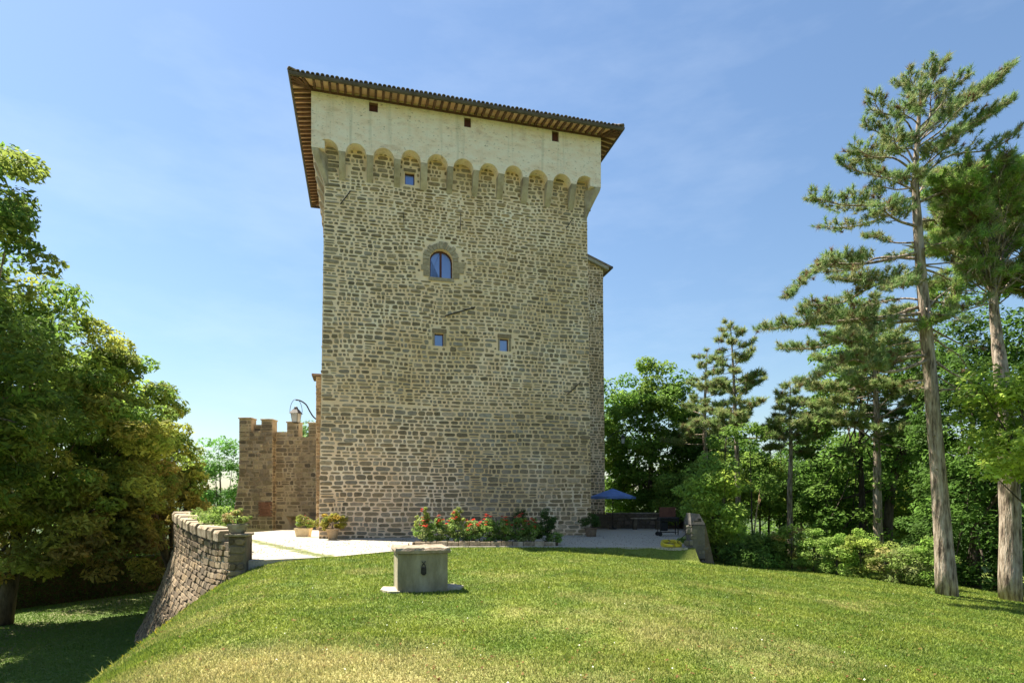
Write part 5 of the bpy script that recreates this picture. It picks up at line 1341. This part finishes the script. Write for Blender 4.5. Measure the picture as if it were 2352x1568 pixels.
# ------------------------------------------------------------------ terrace furniture
ub = thing('parasol', (7.2, 41.6 - 2.4, 0), 'open blue parasol on the terrace right of the tower', 'parasol')
ux, uy = 6.65, 39.2
m_ = MB(); m_.tube([(ux, uy, 0), (ux, uy, 2.72)], .025, 8); m_.obj('pole', M['dark_wood'], ub)
m_ = MB(); m_.lathe([(.25, 0), (.25, .05), (.06, .09), (.04, .3)], (ux, uy, 0), 16); m_.obj('foot', M['iron'], ub)
V = [(ux, uy, 2.68)]; F = []; n = 6
for i in range(n):
    a = i * 2 * math.pi / n + .15; V.append((ux + 1.6 * math.cos(a), uy + 1.6 * math.sin(a), 2.12))
for i in range(n):
    a = (i + .5) * 2 * math.pi / n + .15; V.append((ux + 1.34 * math.cos(a), uy + 1.34 * math.sin(a), 2.17))
for i in range(n): F += [(0, 1 + i, 1 + n + i), (0, 1 + n + i, 1 + (i + 1) % n)]
add('canopy', V, F, M['blue_cloth'], ub)
for i in range(n):
    a = i * 2 * math.pi / n + .15; b = a + 2 * math.pi / n; p, q = np.array(V[1 + i]), np.array(V[1 + (i + 1) % n]); c_ = np.array(V[1 + n + i])
    dz = np.array([0, 0, -.14]); add('valance', [p, c_, q, q + dz, c_ + dz, p + dz], [(0, 1, 4, 5), (1, 2, 3, 4)], M['blue_cloth'], ub)
    m_ = MB(); m_.tube([(ux, uy, 2.6), p - np.array([0, 0, .02])], .012, 4); m_.obj('rib', M['dark_wood'], ub)

bb = thing('barbecue', (8.05, 30.6, 0), 'wheeled barbecue with upright rust-brown lid on the terrace', 'barbecue')
bx, by = 8.03, 30.6
m_ = MB(); m_.box((bx + .05, by + .28, 1.22), (.86, .05, .52), rad(4), .012); m_.obj('lid', M['rusty'], bb)
m_ = MB(); m_.box((bx, by, .86), (.98, .56, .2), rad(4), .02); m_.obj('fire_box', M['black'], bb)
m_ = MB(); m_.box((bx, by - .33, .93), (1.05, .16, .03), rad(4)); m_.obj('front_shelf', M['iron'], bb)
for a in (-.45, .45):
    for b in (-.25, .25):
        m_ = MB(); m_.tube([(bx + a, by + b, .78), (bx + a * 1.02, by + b, .06)], .024, 6); m_.obj('leg', M['iron'], bb)
for b in (-.25, .25): m_ = MB(); m_.tube([(bx - .45, by + b, .2), (bx + .45, by + b, .2)], .015, 5); m_.obj('crossbar', M['iron'], bb)
for i in range(5): m_ = MB(); m_.tube([(bx - .4 + i * .2, by - .25, .2), (bx - .4 + i * .2, by + .25, .2)], .01, 4); m_.obj('shelf_bar', M['iron'], bb)
for b in (-.3, .3):
    m_ = MB(); m_.tube([(bx - .47, by + b - .03, .11), (bx - .47, by + b + .03, .11)], .11, 14); m_.obj('wheel', M['black'], bb)
m_ = MB(); m_.box((bx - .22, by - .05, .5), (.34, .3, .46), rad(4), .02); m_.obj('gas_box', M['black'], bb)

lt = thing('stone_bench', (8.6, 38.6, 0), 'long bench with pale edged top before the dark back parapet', 'bench')
m_ = MB(); m_.box((8.75, 38.7, .72), (2.0, .5, .07), rad(-1), .012); m_.obj('bench_top', M['coping'], lt)
for a in (-.75, .75): m_ = MB(); m_.box((8.75 + a, 38.7, .34), (.25, .42, .68), rad(-1), .01); m_.obj('support', M['dark_mortar'], lt)

hs = thing('garden_hose', (6.1, 22.75, 0), 'coiled yellow garden hose lying on the gravel edge by the pier', 'hose')
rng = rs(460); P = []
for i in range(150):
    a = i / 150 * 2 * math.pi * 7; r_ = .34 + .05 * math.sin(a * .37) + rng.normal() * .004; P.append((6.1 + r_ * math.cos(a), 22.75 + r_ * .95 * math.sin(a), .05 + .02 * (i // 22) + .01 * math.sin(a * 3) + .22 * r_ * .95 * math.sin(a)))
m_ = MB(); m_.tube(np.array(P), .022, 6); m_.obj('coil', M['hose'], hs, None, True)
m_ = MB(); m_.tube(spline([P[-1], (6.3, 22.6, .2), (6.5, 22.5, .42), (6.75, 22.6, .6)], 12), .012, 5); m_.obj('hose_end', M['black'], hs)

# drain grate in the gravel
dg = thing('drain_grate', (-5.0, 26.7, 0), 'small dark drain grate set in the pale gravel before the tower', 'drain')
for i in range(6): m_ = MB(); m_.box((-5.2 + i * .09, 26.7, .008), (.05, .3, .012), TH); m_.obj('bar', M['iron'], dg)

# ------------------------------------------------------------------ grass and small wild growth
def grass(name, n, seed, xr, yr, hgt=.032, keep=None, colr=None, dry=True, wide=1.0):
    rng = rs(seed)
    # nearer ground gets more and finer blades
    y = yr[0] * (yr[1] / yr[0]) ** rng.random(n); x = rng.uniform(-1, 1, n)
    x = np.clip(y * .9 + 1.5, 0, 99) * x
    k = (x > xr[0]) & (x < xr[1]) & ~in_yard(x, y + .04)
    wx, wy = x - cen[0], y - cen[1]; a_ = wx * wr_[0] + wy * wr_[1]; b_ = wx * wb[0] + wy * wb[1]
    k &= ~((abs(a_) < .49) & (abs(b_) < .49)) & ~((a_ > -.74) & (a_ < .8) & (abs(b_ + .1) < .3))
    k &= ~((x > -3.9) & (x < 1.8) & (y > 23.1 + .026 * x))
    if keep is not None: k &= keep(x, y)
    x, y = x[k], y[k]; n = len(x)
    z = lawn_z(x, y)
    dist = np.hypot(x, y)
    w = (.003 + .0007 * dist) * rng.uniform(.7, 1.4, n) * wide; h = hgt * rng.uniform(.5, 1.5, n) * (.75 + .025 * dist) * (.7 + .6 * fbm(x * .8, y * .8, 2))
    a = rng.uniform(0, 2 * math.pi, n); ln = rng.normal(size=(n, 2)) * .45 * h[:, None]
    o = np.stack([np.cos(a) * w, np.sin(a) * w, np.zeros(n)], 1); p = np.stack([x, y, z - .004], 1)
    V = np.stack([p - o, p + o, p + np.stack([ln[:, 0], ln[:, 1], h], 1)], 1).reshape(-1, 3)
    c = lawn_col(x, y, rng.random(n)) if colr is None else np.array(colr)[rng.integers(0, len(colr), n)]
    c = c * rng.uniform(.75, 1.25, (n, 1))
    if colr is None:
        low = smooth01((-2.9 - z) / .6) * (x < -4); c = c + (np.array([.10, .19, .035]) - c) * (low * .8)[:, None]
    return add(name, V, np.arange(3 * n).reshape(n, 3), M['grass'], None, (0, 0, 0), False, np.repeat(c, 3, 0), kind='stuff')
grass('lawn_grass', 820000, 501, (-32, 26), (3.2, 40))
grass('long_grass', 26000, 502, (-10, 9), (4, 23), .085, lambda x, y: ((fbm(x * .9 + 3, y * .9, 3) > .60) & (x > crest_x(y) - 1.5) & (noise2(x * 3, y * 3) > .5) & (y > 7)) | ((y > 8) & (abs(x - crest_x(y) + .7) < .5) & (noise2(x * 5, y * 5) > .5)))
grass('buttercups', 60000, 503, (-13, -3), (4, 20), .06, lambda x, y: (y > 7) & (abs(crest_x(y) - x - 1.3) < .5 + .3 * noise2(y, x)) & (noise2(x * 4, y * 4) > .42) & (noise2(x * 37, y * 37) > .5), [(.42, .34, .02), (.5, .42, .03), (.12, .17, .03), (.14, .18, .03)], wide=1.6)
# clover and daisies sprinkled on the lawn
rng = rs(505); n = 520
y = 4 * (22 / 4) ** rng.random(n); x = rng.uniform(-.4, .95, n) * y; k = ~in_yard(x, y) & (fbm(x * .5 + 30, y * .5, 3) > .47); x, y = x[k], y[k]; n = len(x)
P = np.stack([x, y, lawn_z(x, y) + .04], 1); V, F, K = leaves(rng, P, np.full((n, 3), .01), n, .016, (.5, .5, .43), ratio=.9); add('daisies', V, F, M['petal'], None, (0, 0, 0), False, K, kind='stuff')
rng = rs(508); n = 2600
y = 3.6 * (24 / 3.6) ** rng.random(n); x = rng.uniform(-.75, .95, n) * y; k = ~in_yard(x, y) & (lawn_z(x, y) > -3.9); x, y = x[k], y[k]; n = len(x)
P = np.stack([x, y, lawn_z(x, y) + .022], 1); V, F, K = leaves(rng, P, np.full((n, 3), .01), n, .045, (.13, .075, .03), ratio=.5, up=2.0); add('fallen_leaves', V, F, M['leaf'], None, (0, 0, 0), False, K, kind='stuff')
# loose stones on the gravel
rng = rs(506); n = 5000
x = rng.uniform(-14, 10, n); y = rng.uniform(17, 33, n); k = in_yard(x, y - .3) & (((x - TO[0]) * -R_[1] + (y - TO[1]) * R_[0]) < -.1); x, y = x[k], y[k]; n = len(x)
s_ = rng.uniform(.012, .035, n)
oct_ = np.array([[1, 0, 0], [-1, 0, 0], [0, 1, 0], [0, -1, 0], [0, 0, .7], [0, 0, -.7]])
V = (np.stack([x, y, s_ * .3], 1)[:, None, :] + oct_[None] * s_[:, None, None] * rng.uniform(.6, 1.2, (n, 6, 1))).reshape(-1, 3)
f8 = np.array([[0, 2, 4], [2, 1, 4], [1, 3, 4], [3, 0, 4], [2, 0, 5], [1, 2, 5], [3, 1, 5], [0, 3, 5]])
F = (f8[None] + 6 * np.arange(n)[:, None, None]).reshape(-1, 3)
add('pebbles', V, F, M['stone'], None, (0, 0, 0), False, np.repeat(np.array([.36, .33, .28]) * rng.uniform(.6, 1.25, (n, 1)), 6, 0), kind='stuff')
# distant woodland behind the near trees
rng = rs(507); C = []; 
for i in range(150):
    u = rng.uniform(1640, 2500); d = rng.uniform(58, 80); h = rng.uniform(2, 8.0)
    C.append(np.array([(u - 1176) / 1364 * d, d, rng.uniform(-4, h * .75)]))
C = np.array(C); V, F, K = leaves(rng, C, np.tile([2.2, 2.0, 1.7], (150, 1)), 24000, .42, np.array((G1, G2, G3))[rng.integers(0, 3, 150)]); add('far_woods', V, F, M['leaf'], None, (0, 0, 0), False, K, kind='stuff')
